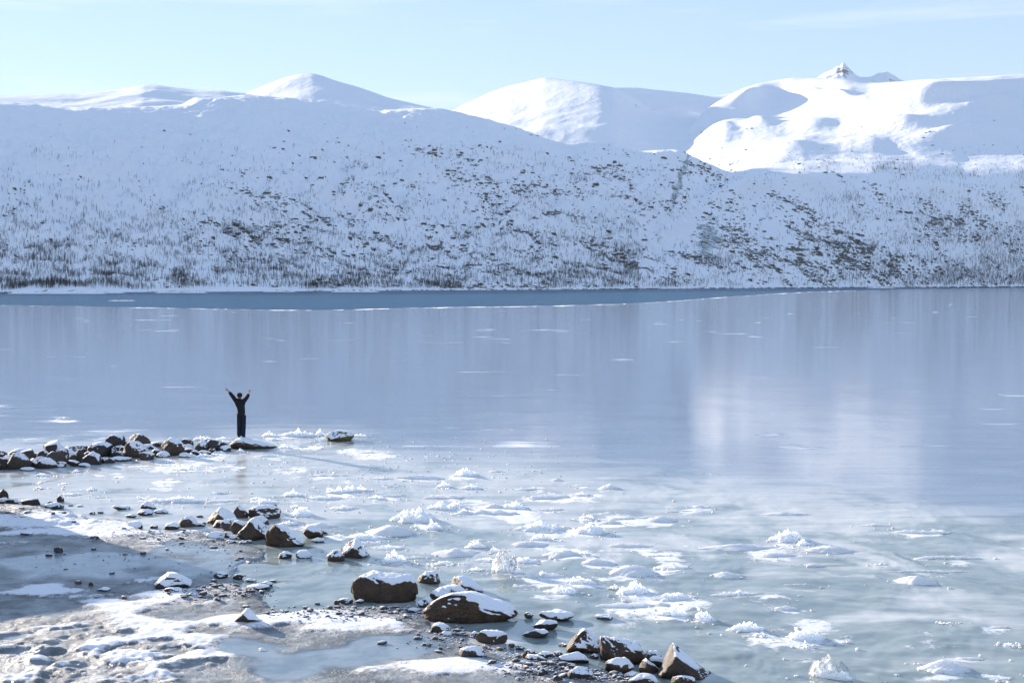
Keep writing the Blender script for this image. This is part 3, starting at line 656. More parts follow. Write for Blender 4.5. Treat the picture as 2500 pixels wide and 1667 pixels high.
hill('right_hillside', us, [
    station(us, z=-6.0, D=sD - 30),
    station(us, z=0.7, D=sD + 2),
    station(us, v=vs_ + 0.62 * (698 - vs_), D=sD + 0.32 * (Dspur - sD)),
    station(us, v=vs_ + 0.22 * (698 - vs_), D=sD + 0.72 * (Dspur - sD)),
    station(us, v=vs_, D=Dspur),
    station(us, v=vs_ + 2 - 0.30 * (vs_ - vm), D=Dspur + 0.45 * (Dmid - Dspur)),
    station(us, v=vm + 0.22 * (vs_ - vm), D=Dspur + 0.80 * (Dmid - Dspur)),
    station(us, v=vm, D=Dmid),
    station(us, v=vm + 0.06 * (vt - vm) + 6, D=Dmid + 0.36 * (Dtop - Dmid)),
    station(us, v=vm + fvm * (vt - vm), D=Dmid + 0.62 * (Dtop - Dmid)),
    station(us, v=vt, D=Dtop),
    station(us, v=vt + 30, D=Dtop + 700),
], [4, 60, 50, 30, 40, 40, 25, 20, 20, 30, 8], [0.2, 0.7, 6, 9, 5, 14, 15, 6, 10, 12, 2.5, 3], rockR, fallR, seed=21.0, scale=230.0, gain=0.36, rid=0.10, bumps=[(1760, 326, 46, 18, 22, -.3), (1850, 312, 46, 12, 18, 0), (2030, 236, 70, 12, 16, .15), (1985, 305, 60, 10, 16, -.1), (2180, 305, 80, 12, 18, -.1), (2260, 246, 130, 11, 30, -.25), (2090, 352, 90, 16, 14, -.1), (1930, 370, 60, 16, 14, -.2), (1830, 245, 50, 18, 26, -.4), (2330, 330, 90, 16, 14, -.1), (2420, 250, 60, 16, 14, -.2), (1800, 474, 36, 24, 13, -.2), (1858, 458, 40, 18, 9, -.2), (1740, 492, 22, 16, 7, 0), (1960, 440, 60, 14, 8, 0), (2060, 620, 150, 18, 10, .15), (1900, 560, 60, 20, 8, .4), (2300, 470, 80, 16, 9, .2)])

def far_ridge(name, u0, u1, crest, D, base_v, baseD, amp, rk=0.0, pad0=0, pad1=0, step=4.0, seed=0.0, scale=110.0, rockf=None, mid=None, backD=600):
    us = wide(u0, u1, step, pad0, pad1)
    vc = curve(crest, us, 7)
    Dc = curve(D, us, 30) if isinstance(D, list) else np.full(us.shape, float(D))
    Db = curve(baseD, us, 30) if isinstance(baseD, list) else np.full(us.shape, float(baseD))
    f = mid or (0.30, 0.62)
    def rf(u, v, X, Y):
        n = fbm(X / 160.0, Y / 160.0, seed, 3)
        r = rk * (0.5 + n)
        if rockf is not None: r = r + rockf(u, v)
        return np.clip(r, 0, 1.2)
    hill(name, us, [
        station(us, v=np.maximum(base_v, vc + 25), D=Db),
        station(us, v=vc + f[0] * (base_v - vc), D=Db + f[1] * (Dc - Db)),
        station(us, v=vc, D=Dc),
        station(us, v=vc + 40, D=Dc + backD),
    ], [70, 60, 8], [amp, amp, 1.5, amp], rf, seed=seed, scale=scale, gain=0.36, rid=0.12)

far_ridge('far_left_ridge', -60, 700, [(-4000, 320), (-600, 240), (0, 234), (70, 232), (190, 231), (280, 220), (350, 208), (380, 209), (430, 216), (480, 221), (540, 222), (600, 229), (700, 260)],
          2750, 330, 1950, 5.0, 0.1, pad0=3500, seed=31.0, mid=(0.35, 0.5))
far_ridge('far_rounded_peak', 540, 1160, [(540, 262), (597, 230), (650, 207), (700, 188), (730, 181), (762, 179), (790, 186), (815, 196), (850, 206), (900, 222), (960, 242), (1010, 253), (1060, 264), (1160, 300)],
          [(540, 2900), (760, 2800), (1160, 2300)], 340, [(540, 2250), (1160, 2050)], 4.0, 0.12, seed=41.0,
          rockf=lambda u, v: 0.55 * blob(u, v, 790, 188, 26, 6, 0.4) + 0.4 * blob(u, v, 880, 218, 50, 5, 0.35) + 0.35 * blob(u, v, 790, 240, 14, 10))
far_ridge('far_middle_mountain', 1040, 1860, [(1040, 300), (1105, 274), (1130, 258), (1150, 250), (1195, 228), (1240, 212), (1290, 200), (1326, 191), (1360, 193), (1400, 198), (1455, 206), (1500, 214), (1540, 236), (1580, 262), (1620, 276), (1680, 273), (1720, 282), (1780, 320), (1860, 360)],
          [(1040, 4500), (1300, 4200), (1480, 3800), (1700, 4100), (1860, 4100)], 420, [(1040, 3000), (1480, 2900), (1860, 2900)], 9.0, 0.02, seed=51.0, scale=180.0,
          rockf=lambda u, v: (v < 285) * (0.6 * blob(u, v, 1500, 232, 70, 7, 0.45) + 0.5 * blob(u, v, 1600, 268, 90, 7, 0.12) + 0.4 * blob(u, v, 1335, 192, 20, 3)))
far_ridge('far_back_ridge', 1420, 1960, [(1420, 225), (1500, 214), (1560, 215), (1620, 222), (1680, 229), (1730, 236), (1760, 233), (1800, 226), (1960, 240)],
          5000, 300, 4450, 4.0, 0.05, seed=61.0)

# --- two sharp distant peaks
us = wide(1940, 2260, 2.0)
pk = [(1940, 230), (1990, 196), (2008, 186), (2030, 176), (2042, 166), (2050, 164), (2057, 157), (2063, 161), (2072, 172), (2082, 182), (2094, 191), (2110, 193), (2126, 192), (2140, 184), (2152, 181), (2162, 180), (2172, 184), (2182, 190), (2194, 197), (2260, 225)]
def rockP(u, v, X, Y):
    return np.clip(0.75 * blob(u, v, 2066, 180, 14, 16, 0.7) + 0.75 * blob(u, v, 2050, 170, 12, 8) + 0.6 * blob(u, v, 2178, 194, 16, 6, 0.4) + 0.35, 0, 1.2)
vp = curve(pk, us, 2)
hill('far_sharp_peaks', us, [
    station(us, v=np.full(us.shape, 260.0), D=4700),
    station(us, v=vp + 0.45 * (260 - vp), D=5100),
    station(us, v=vp, D=5450),
    station(us, v=vp + 50, D=6000)], [40, 60, 10], [10, 14, 4, 10], rockP, seed=71.0, scale=120.0)

# ------------------------------------------------------------------ lake bed ground, open water, lake ice
def quad_sheet(name, x0, x1, y0, y1, z, mat):
    me = np_mesh(name, [(x0, y0, z), (x1, y0, z), (x1, y1, z), (x0, y1, z)], [(0, 1, 2, 3)], False)
    return tag(link_mesh(name, me, mat), kind='structure')
M_BED = mat_plain('lake_bed_gravel', (0.10, 0.09, 0.08), 0.95, 0.3, 0.5)
quad_sheet('ground', -4900, 4900, -700, 6700, -8.0, M_BED)
quad_sheet('open_water', -3600, 3600, -600, 3400, -0.06, M_WATER)

EDGE = [(-6000, 735), (-400, 742), (0, 745.5), (120, 747), (300, 750), (500, 754), (650, 757), (760, 757.5), (860, 756), (1000, 752), (1200, 749), (1350, 747), (1500, 743), (1620, 737), (1700, 731), (1780, 725), (1850, 720), (1950, 714), (2050, 710.5), (2200, 707), (2350, 705), (2500, 703.2), (3000, 701.5), (7000, 700.5)]
us = wide(-60, 2560, 4.0, 5500, 4500)
ve = smooth1(np.interp(us, *np.array(EDGE).T), 5) + 0.5 * pn(us / 35.0, 0.5) + 0.3 * pn(us / 9.0, 4.5)
De = CAM_H * FPX / (ve - HORIZON)
vrows = np.concatenate([np.linspace(1820, 1000, 330), np.linspace(998, 800, 45)])
Dr = CAM_H * FPX / (vrows - HORIZON)
rows_y = [np.full(us.shape, -60.0), np.full(us.shape, 8.0)] + [np.full(us.shape, d) for d in Dr if d < 190]
base = rows_y[-1]
for t in np.linspace(0, 1, 26)[1:]:
    rows_y.append(base * (De / base) ** t)
Yl = np.array(rows_y)
Xl = (us - 1250)[None, :] / FPX * Yl
Xl[0] = Xl[1] * 6.0
lastn = len(rows_y)
ul, vl = project(Xl, Yl, 0 * Yl)
# slush zone close to the shore
bound = np.interp(ul, [-3000, 0, 650, 850, 1000, 1300, 1600, 2000, 2500, 5000], [1075, 1075, 1055, 1062, 1092, 1125, 1158, 1195, 1245, 1300])
wob = 14 * fbm(Xl / 9.0, Yl / 14.0, 1.7, 3)
near = sstep(-45, 55, vl + wob * 1.6 - bound)
warp = fbm(Xl / 6.0, Yl / 9.0, 9.1, 3)
milk = 0.52 + 0.55 * fbm(Xl / 3.2 + 1.5 * warp, Yl / 3.8 + 1.2 * warp, 2.2, 4)
milk += 0.25 * sstep(1330, 1180, vl) * near
milk -= 0.40 * sstep(1250, 1667, vl) * sstep(1500, 2400, ul)  # lower right darkened: its dim reflection is put into the ice colour
milk -= 0.45 * blob(ul, vl, 820, 1440, 260, 90) + 0.55 * blob(ul, vl, 1700, 1600, 330, 120) + 0.35 * blob(ul, vl, 1350, 1520, 200, 60) + 0.3 * blob(ul, vl, 60, 1180, 200, 30)
frost = 0.12 + 0.22 * fbm(Xl / 5.0, Yl / 16.0, 5.0, 4)
frost += near * (0.42 * fbm(Xl / 1.6, Yl / 2.6, 6.0, 4) + 0.12)
frost += 0.22 * blob(ul, vl, 900, 1120, 220, 30) + 0.30 * blob(ul, vl, 350, 1140, 220, 22) + 0.30 * blob(ul, vl, 100, 1060, 240, 30) + 0.22 * blob(ul, vl, 1230, 1240, 260, 60) + 0.2 * blob(ul, vl, 620, 1160, 260, 30) + 0.2 * blob(ul, vl, 1880, 1140, 140, 16)
frost += 0.32 * blob(ul, vl, 1770, 1480, 120, 18) + 0.32 * blob(ul, vl, 1950, 1520, 150, 16) + 0.2 * blob(ul, vl, 2350, 1500, 200, 40)
# long thin frost lines across the smooth ice
lines = ridged(Xl / 30.0, Yl / 6.0, 3.0, 4, 0.6)
frost += (1 - near) * (0.04 + 0.20 * sstep(0.9, 1.8, lines) + 0.20 * sstep(0.8, 1.8, ridged(Xl / 70.0, Yl / 14.0, 8.0, 5, .65)) + 0.10 * sstep(0.2, 1.0, fbm(Xl / 12.0, Yl / 30.0, 28.0, 5, .6)) + 0.14 * blob(ul, vl, 150, 1010, 350, 22))
edge_w = np.zeros_like(Yl)
edge_w[-1:] = 0.36 + 0.25 * pn(us / 22.0, 2.5) + 0.12 * pn(us / 6.0, 8.5)
frost = frost + edge_w * 1.2
for c_ in ICE:
    m_ = (np.abs(ul - c_['u']) < c_['w'] * 2.4) & (np.abs(vl - c_['v']) < c_['w'] * 1.2)
    frost[m_] += 0.40 * blob(ul[m_], vl[m_], c_['u'] + .1 * c_['w'], c_['v'] - .05 * c_['h'], c_['w'] * 0.80, 0.10 * c_['w'] + 3, -c_['rot'] * .5)
# relief: low swells in the slush zone, almost flat further out
amp_n = near * sstep(60, 38, Yl) * 0.5 + near * 0.35
Zl = amp_n * (0.035 * fbm(Xl / 1.3 + warp, Yl / 1.9, 4.0, 4) + 0.05 * np.clip(fbm(Xl / 2.4, Yl / 1.6, 14.0, 3) - 0.35, 0, 1))
Zl += (1 - near) * 0.006 * fbm(Xl / 3.0, Yl / 6.0, 7.0, 2) * sstep(120, 60, Yl)
Zl[-1] += 0.03
frost = np.clip(frost, 0, 1.3)
Xs = np.vstack([Xl, Xl[-1:]]); Ys = np.vstack([Yl, Yl[-1:] + 0.05]); Zs = np.vstack([Zl, Zl[-1:] * 0 - 0.4])
att = {k: np.vstack([a, a[-1:]]) for k, a in (('milk', milk), ('frost', frost), ('near', near))}
me = np_mesh('lake_ice', np.stack([Xs, Ys, Zs], -1).reshape(-1, 3), grid_faces(*Xs.shape), True, att)
tag(link_mesh('lake_ice', me, M_LAKE), kind='structure')

# ------------------------------------------------------------------ the shore shelf
SHORE = [(-900, 1195), (-300, 1200), (0, 1213), (60, 1220), (130, 1234), (170, 1256), (240, 1268), (330, 1276), (368, 1290), (410, 1302), (470, 1296), (530, 1303), (600, 1322), (655, 1330), (680, 1350), (676, 1364), (640, 1374),
         (618, 1388), (600, 1404), (602, 1420), (640, 1430), (674, 1438), (660, 1455), (680, 1474), (720, 1484), (776, 1481), (820, 1472), (900, 1478), (1010, 1476), (1043, 1492), (1098, 1525), (1154, 1546),
         (1231, 1575), (1262, 1592), (1330, 1584), (1395, 1590), (1461, 1628), (1530, 1640), (1590, 1655), (1640, 1690), (1800, 1900), (1800, 2600), (-900, 2600)]
sp = np.array([ground(u, v)[:2] for u, v in SHORE])
def signed_dist(X, Y, poly):
    n = len(poly)
    d = np.full(X.shape, 1e9); inside = np.zeros(X.shape, bool)
    for i in range(n):
        ax, ay = poly[i]; bx, by = poly[(i + 1) % n]
        ex, ey = bx - ax, by - ay
        t = np.clip(((X - ax) * ex + (Y - ay) * ey) / (ex * ex + ey * ey), 0, 1)
        d = np.minimum(d, np.hypot(X - ax - t * ex, Y - ay - t * ey))
        c = ((ay > Y) != (by > Y)) & (X < (bx - ax) * (Y - ay) / (by - ay + 1e-12) + ax)
        inside ^= c
    return np.where(inside, d, -d)
def shore_field(X, Y):
    u, v = project(X, Y, 0 * X)
    sd = signed_dist(X, Y, sp) + 0.22 * fbm(X / 0.9, Y / 1.2, 3.0, 4)
    land = sstep(-0.05, 0.45, sd)
    coarse = fbm(X / 2.6, Y / 2.2, 6.0, 4)
    # puddle and snow layout follows the photograph's patches
    sn = 0.24 + 0.50 * coarse + 0.40 * (fbm(X / 1.7 - Y / 2.5, Y / 0.8, 51.0, 4))
    lump = fbm(X / 0.95 + 0.5 * coarse - Y / 3.0, Y / 0.75, 31.0, 4)
    sn += 0.55 * lump * blob(u, v, 250, 1600, 520, 130)
    sn += 0.55 * blob(u, v, 120, 1290, 260, 28, 0.08) + 0.35 * blob(u, v, 310, 1285, 120, 16)
    sn += 0.45 * blob(u, v, 560, 1355, 120, 10, 0.15) + 0.3 * blob(u, v, 450, 1325, 120, 20)
    sn += 0.5 * blob(u, v, 130, 1455, 190, 22, 0.05) + 0.45 * blob(u, v, 300, 1500, 110, 24, 0.35) + 0.45 * blob(u, v, 500, 1570, 110, 30, 0.3)
    sn += 0.5 * blob(u, v, 420, 1465, 120, 14) + 0.4 * blob(u, v, 620, 1530, 110, 20) + 0.55 * blob(u, v, 900, 1520, 150, 26, 0.1) + 0.5 * blob(u, v, 1120, 1630, 130, 26, 0.1) + 0.4 * blob(u, v, 860, 1645, 70, 10)
    sn += 0.3 * blob(u, v, 220, 1600, 220, 60) + 0.45 * blob(u, v, 40, 1660, 90, 26, 0.3) + 0.3 * blob(u, v, 620, 1420, 120, 26)
    pud = 0.75 * blob(u, v, 200, 1385, 300, 42) + 0.55 * blob(u, v, 470, 1345, 130, 22, 0.2) + 0.5 * blob(u, v, 560, 1385, 90, 18) + 1.0 * blob(u, v, 900, 1600, 190, 34, -0.15) + 0.7 * blob(u, v, 620, 1590, 100, 34) + 0.6 * blob(u, v, 420, 1505, 60, 10) + 0.5 * blob(u, v, 700, 1650, 90, 20)
    sn -= 0.75 * pud
    pud = np.clip(sstep(0.22, 0.6, pud + 0.3 * fbm(X / 1.1, Y / 1.4, 12.0, 3)), 0, 1)
    grav = 0.08 + 0.42 * fbm(X / 1.3, Y / 1.3, 22.0, 4) + 0.35 * blob(u, v, 520, 1275, 110, 12) + 0.4 * blob(u, v, 870, 1490, 140, 14) + 0.45 * blob(u, v, 1120, 1545, 90, 20) + 0.35 * blob(u, v, 560, 1440, 110, 14) + 0.5 * blob(u, v, 1350, 1640, 160, 40)
    grav -= 0.4 * pud
    # relief
    rough = 0.25 + 1.0 * blob(u, v, 150, 1620, 420, 90) + 0.8 * blob(u, v, 130, 1275, 300, 30)
    z = 0.045 + 0.03 * coarse + rough * (0.050 * lump + 0.018 * ridged(X / 0.60, Y / 0.45, 33.0, 3) + 0.016 * fbm(X / 0.2, Y / 0.26, 37.0, 2) - 0.015)
    z += 0.10 * blob(u, v, 120, 1265, 260, 22, 0.08) + 0.16 * blob(u, v, 320, 1272, 50, 9)
    z += 0.03 * sstep(0.3, 0.7, sn)
    flat = 0.055
    z = z * (1 - pud) + flat * pud
    z = np.maximum(z, 0.02 + 0.01 * coarse)
    out = sstep(0, -0.25, sd)
    z = z * land - 0.12 * (1 - land)
    dirty = blob(u, v, 70, 1575, 70, 26, 0.3)
    sn = sn - 0.35 * dirty; grav = grav + 0.25 * dirty
    return z, sn, grav, pud, sd
gx = np.concatenate([np.linspace(-40, -13.6, 120)[:-1], np.arange(-13.6, 4.6, 0.036)])
gy = np.concatenate([np.linspace(2, 20.6, 60)[:-1], np.arange(20.6, 33, 0.05), np.arange(33, 46, 0.075)])
GX, GY = np.meshgrid(gx, gy)
GZ, sn, gv, pd, sd = shore_field(GX, GY)
me = np_mesh('icy_shore', np.stack([GX, GY, GZ], -1).reshape(-1, 3), grid_faces(*GX.shape), True, {'snow': sn, 'gravel': gv, 'puddle': pd})
tag(link_mesh('icy_shore', me, M_SHORE), kind='structure')
def surf_z(x, y):
    z = float(shore_field(np.array([[x]]), np.array([[y]]))[0][0, 0])
    return max(z, 0.0)

# ------------------------------------------------------------------ stones
def ico(sub):
    bm = bmesh.new(); bmesh.ops.create_icosphere(bm, subdivisions=sub, radius=1.0)
    v = np.array([p.co[:] for p in bm.verts]); f = np.array([[q.index for q in p.verts] for p in bm.faces]); bm.free()
    return v, f
ICO = {k: ico(k) for k in (2, 3, 4, 5, 6)}
PROF = {  # silhouettes of the boulders one can tell apart: height along the width
    (940, 1474): [(-1, .35), (-.93, .65), (-.75, .86), (-.4, .98), (.3, 1), (.8, .96), (.95, .75), (1, .3)],
    (1147, 1524): [(-1, .2), (-.85, .5), (-.6, .82), (-.35, .97), (0, 1), (.2, .85), (.45, .62), (.75, .5), (.9, .34), (1, .12)],
    (1521, 1625): [(-1, .75), (-.98, .97), (-.8, 1), (-.3, .98), (.4, .9), (.7, .75), (.9, .4), (1, .15)],
    (1671, 1666): [(-1, .1), (-.75, .35), (-.55, .65), (-.42, .95), (-.35, 1), (-.2, .88), (.1, .62), (.5, .33), (.8, .12), (1, .03)],
    (1426, 1602): [(-1, .1), (-.7, .45), (-.3, .85), (0, 1), (.3, .88), (.7, .72), (1, .4)],
    (617, 1324): [(-1, .2), (-.7, .45), (-.35, .72), (-.1, .98), (.1, 1), (.5, .8), (.8, .6), (1, .3)],
    (698, 1340): [(-1, .4), (-.9, .62), (-.65, .85), (-.45, 1), (-.2, .9), (.2, .62), (.6, .38), (.9, .22), (1, .1)],
    (868, 1366): [(-1, .3), (-.6, .7), (-.2, .95), (0, 1), (.3, .85), (.5, .5), (.8, .25), (1, .05)],
    (614, 1098): [(-1, .15), (-.8, .5), (-.6, .88), (-.4, 1), (-.1, .9), (.3, .7), (.7, .45), (1, .12)],
    (1140, 1453): [(-1, .5), (-.85, .9), (-.5, 1), (.1, .95), (.5, .6), (1, .1)],
    (540, 1284): [(-1, .15), (-.6, .6), (-.1, 1), (.3, .85), (.7, .55), (1, .2)],
    (603, 1534): [(-1, .05), (-.6, .5), (-.15, 1), (.05, .95), (.5, .55), (1, .1)],
    (1586, 1648): [(-1, .3), (-.7, .8), (-.35, 1), (.1, .75), (.6, .5), (1, .1)],
    (665, 1254): [(-1, .4), (-.4, .8), (.2, 1), (.6, .95), (1, .5)],
}
def stone_shape(sub, kind, seed, w, d, h, rough=1.0, lean=0.0, prof=None):
    r = np.random.default_rng(seed)
    P, F = ICO[sub]; P = P.copy()
    s = seed * 1.37 % 97
    if kind == 'block':
        q = 2.6; nrm = (np.abs(P) ** q).sum(1) ** (1 / q); P = P / nrm[:, None]
    if kind == 'pyramid':
        zz = (P[:, 2] + 1) / 2
        k = 1.25 * (1 - zz) ** 0.55 + 0.10; P[:, 0] *= k; P[:, 1] *= k
        P[:, 0] += lean * 0.8 * zz
    ncut = {'round': 12, 'block': 9, 'pyramid': 11, 'flat': 6, 'slab': 6}.get(kind, 7)
    for i in range(ncut):
        n = r.normal(size=3)
        n[2] = n[2] * 0.7 + (0.25 if kind != 'pyramid' else 0.0)
        n /= np.linalg.norm(n)
        if kind == 'pyramid': n[2] = n[2] * .3 + .25; n /= np.linalg.norm(n)
        dd = r.uniform(0.66, 0.92) if kind == 'block' else r.uniform(.60, .95) if kind == 'pyramid' else r.uniform(0.48, 0.84) if kind != 'round' else r.uniform(0.62, 0.90)
        e = P @ n - dd
        P = P - np.where(e > 0, e, 0)[:, None] * n * 0.92
    P[:, 0] += lean * 0.35 * P[:, 2] * (kind != 'pyramid')
    rad = 0.075 * rough * fbm(P[:, 0] * 1.3 + s, P[:, 1] * 1.3, P[:, 2] * 1.3, 3) + 0.035 * rough * ridged(P[:, 0] * 4 + s, P[:, 1] * 4, P[:, 2] * 4, 3) - 0.03
    P = P * (1 + rad)[:, None]
    a = r.uniform(-0.25, 0.25); c_, s_ = math.cos(a), math.sin(a)
    P = P @ np.array([[c_, -s_, 0], [s_, c_, 0], [0, 0, 1]])
    mn, mx = P.min(0), P.max(0)
    # fit: the top 80 percent stands clear of the ice
    P = (P - (mn + mx) / 2) / (mx - mn)
    P[:, 2] = (P[:, 2] + 0.5) * (h * 1.28) - h * 0.28
    if prof:
        bx = np.linspace(-.5, .5, 41); ib = np.clip(np.searchsorted(bx, P[:, 0]), 0, 40)
        env = np.zeros(41); np.maximum.at(env, ib, P[:, 2]); env = np.maximum(smooth1(env, 3), .22 * h)
        pz = np.interp(P[:, 0] * 2, [a for a, b in prof], [b for a, b in prof]) * h
        P[:, 2] = np.where(P[:, 2] > 0, P[:, 2] * pz / np.interp(P[:, 0], bx, env), P[:, 2])
        P[:, 2] *= h / P[:, 2].max()
    elif kind != 'pyramid' and lean:
        P[:, 2] = np.where(P[:, 2] > 0, P[:, 2] * np.clip(1 - 1.5 * lean * P[:, 0], .15, 2), P[:, 2])
        P[:, 2] *= h / P[:, 2].max()
    P[:, 0] *= w; P[:, 1] *= d
    return P, F
def vnormals(P, F):
    a, b, c = P[F[:, 0]], P[F[:, 1]], P[F[:, 2]]
    fn = np.cross(b - a, c - a); N = np.zeros_like(P)
    for k in range(3): np.add.at(N, F[:, k], fn)
    return N / np.maximum(np.linalg.norm(N, axis=1), 1e-9)[:, None]
SNOWWARD = np.array([0.38, -0.22, 0.90]); SNOWWARD /= np.linalg.norm(SNOWWARD)   # drifted onto the lee side
def snow_shell(P, F, amount, seed, size):
    N = vnormals(P, F)
    s = seed * 0.77
    k = 3.0 / size
    facing = N @ SNOWWARD
    n = 0.50 * fbm(P[:, 0] * k + s, P[:, 1] * k, P[:, 2] * k * 1.4, 4, 0.6) + 0.34 * fbm(P[:, 0] * k * 4 + s, P[:, 1] * k * 4, P[:, 2] * k * 4, 3, 0.6)
    thr = 1.20 - amount
    t = (facing + 0.55 * n - thr) * 3.0
    t = t - 3.0 * sstep(0.10 * size, -0.02 * size, P[:, 2]) * 0.5
    th = np.clip(t, -0.4, 1.0)
    thick = min(0.022, 0.03 * size + 0.004)
    Q = P + (N * 0.6 + np.array([0, 0, 0.4])) * (th * thick)[:, None]
    keep = (t[F] > -0.1).any(1)
    if keep.sum() < 12: return None
    F2 = F[keep]
    lab = np.arange(len(P))
    for _ in range(400):                      # flood labels, keep the one connected cap
        m_ = lab[F2].min(1); new = lab.copy()
        for q in range(3): np.minimum.at(new, F2[:, q], m_)
        if (new == lab).all(): break
        lab = new
    big = np.bincount(lab[F2[:, 0]]).argmax()
    F2 = F2[lab[F2[:, 0]] == big]; idx = np.unique(F2); rm = np.full(len(P), -1); rm[idx] = np.arange(len(idx))
    return Q[idx], rm[F2]

# ------------------------------------------------------------------ labels that single out the rest
SIZE = lambda w: 'tiny' if w < 24 else 'small' if w < 38 else 'mid-sized' if w < 60 else 'large'
def autolabel(items, noun_of, desc_of):
    used = set(i['label'] for i in items if i['label'])
    named = [i for i in items if i['short']]
    for it in items:
        if it['label']: continue
        near_ = sorted(named, key=lambda q: math.hypot(q['u'] - it['u'], 1.8 * (q['v'] - it['v'])))
        done = False
        for k in range(0, 5):
            q = near_[k]
            dx, dy = it['u'] - q['u'], it['v'] - q['v']
            side = 'left of' if dx < 0 else 'right of'
            fb = 'in front of' if dy > 0 else 'behind'
            first = fb if abs(dy) * 1.6 > abs(dx) else side
            both = ('in front and ' if dy > 0 else 'behind and ') + side
            for rel in (first, both):
                for extra in ('', 'close ', 'farther '):
                    lab = ' '.join(f"{SIZE(it['w'])} {desc_of(it)} {noun_of(it)} {extra}{rel} the {q['short']}".split())
                    if len(lab.split()) > 16: continue
                    if lab not in used:
                        it['label'] = lab; used.add(lab); done = True; break
                if done: break
            if done: break
        if not done: it['label'] = f"{SIZE(it['w'])} {desc_of(it)} {noun_of(it)} among its neighbours"
def rdesc(i):
    s = 'bare' if i['snow'] < .15 else 'dusted' if i['snow'] < .35 else 'snow-flecked' if i['snow'] < .55 else 'snow-covered'
    t = {'brown': 'brown', 'dark': 'dark', 'grey': 'grey-brown', 'moss': 'mossy'}[i['tone']]
    return f'{s} {t}'
rnoun = lambda i: {'flat': 'flat stone', 'block': 'blocky stone', 'pyramid': 'pointed stone', 'round': 'rounded stone'}[i['kind']]
inoun = lambda i: {'jag': 'crumbly ice lump', 'mound': 'smooth ice mound', 'ridge': 'thin ice ridge', 'spike': 'pointed ice shard', 'crest': 'splintered ice crest', 'slabby': 'pale ice plate', 'pyr': 'ice pyramid'}[i['kind']]
autolabel([r for r in ROCKS if r['group'] == BW], rnoun, rdesc)
autolabel([r for r in ROCKS if r['group'] != BW], rnoun, rdesc)
autolabel(ICE, inoun, lambda i: 'white' if i['kind'] in ('jag', 'spike', 'crest') else 'pale')

for n_, r in enumerate(ROCKS):
    seed = r['seed'] or 100 + n_
    x, y, t = ground(r['u'], r['v'] - 0.12 * r['h'])
    px = t / FPX
    w = r['w'] * px * 1.04; h = r['h'] * px * 0.98
    d = w * (r['dep'] or (0.85 if r['kind'] != 'flat' else 0.65))
    sub = r['sub'] or (4 if r['w'] > 24 else 3)
    pf = PROF.get((r['u'], r['v']))
    P, F = stone_shape(sub, 'block' if pf else r['kind'], seed, w, d, h, 1.0, 0.0 if pf else r['lean'], pf)
    me = np_mesh(r['name'], P, F, True)
    yy = float(y) + d * 0.28
    onland = signed_dist(np.array([float(x)]), np.array([yy]), sp)[0] > 0
    z0 = surf_z(float(x), yy) * 0.7 if onland else 0.0
    name = r['name'] if r['w'] > 34 else 'stone'
    o = link_mesh(name, me, M_ROCK[r['tone']], loc=(float(x) * (yy / float(y)), yy, z0 + r['lift']))
    r['obj'] = o
    tag(o, r['label'], 'rock', r['group'])
    if r['snow'] > 0.05:
        sh = snow_shell(P, F, r['snow'], seed, max(w, h))
        if sh is not None:
            link_mesh('snow_cap', np_mesh('snow_cap', sh[0], sh[1], True), M_SNOW, o)

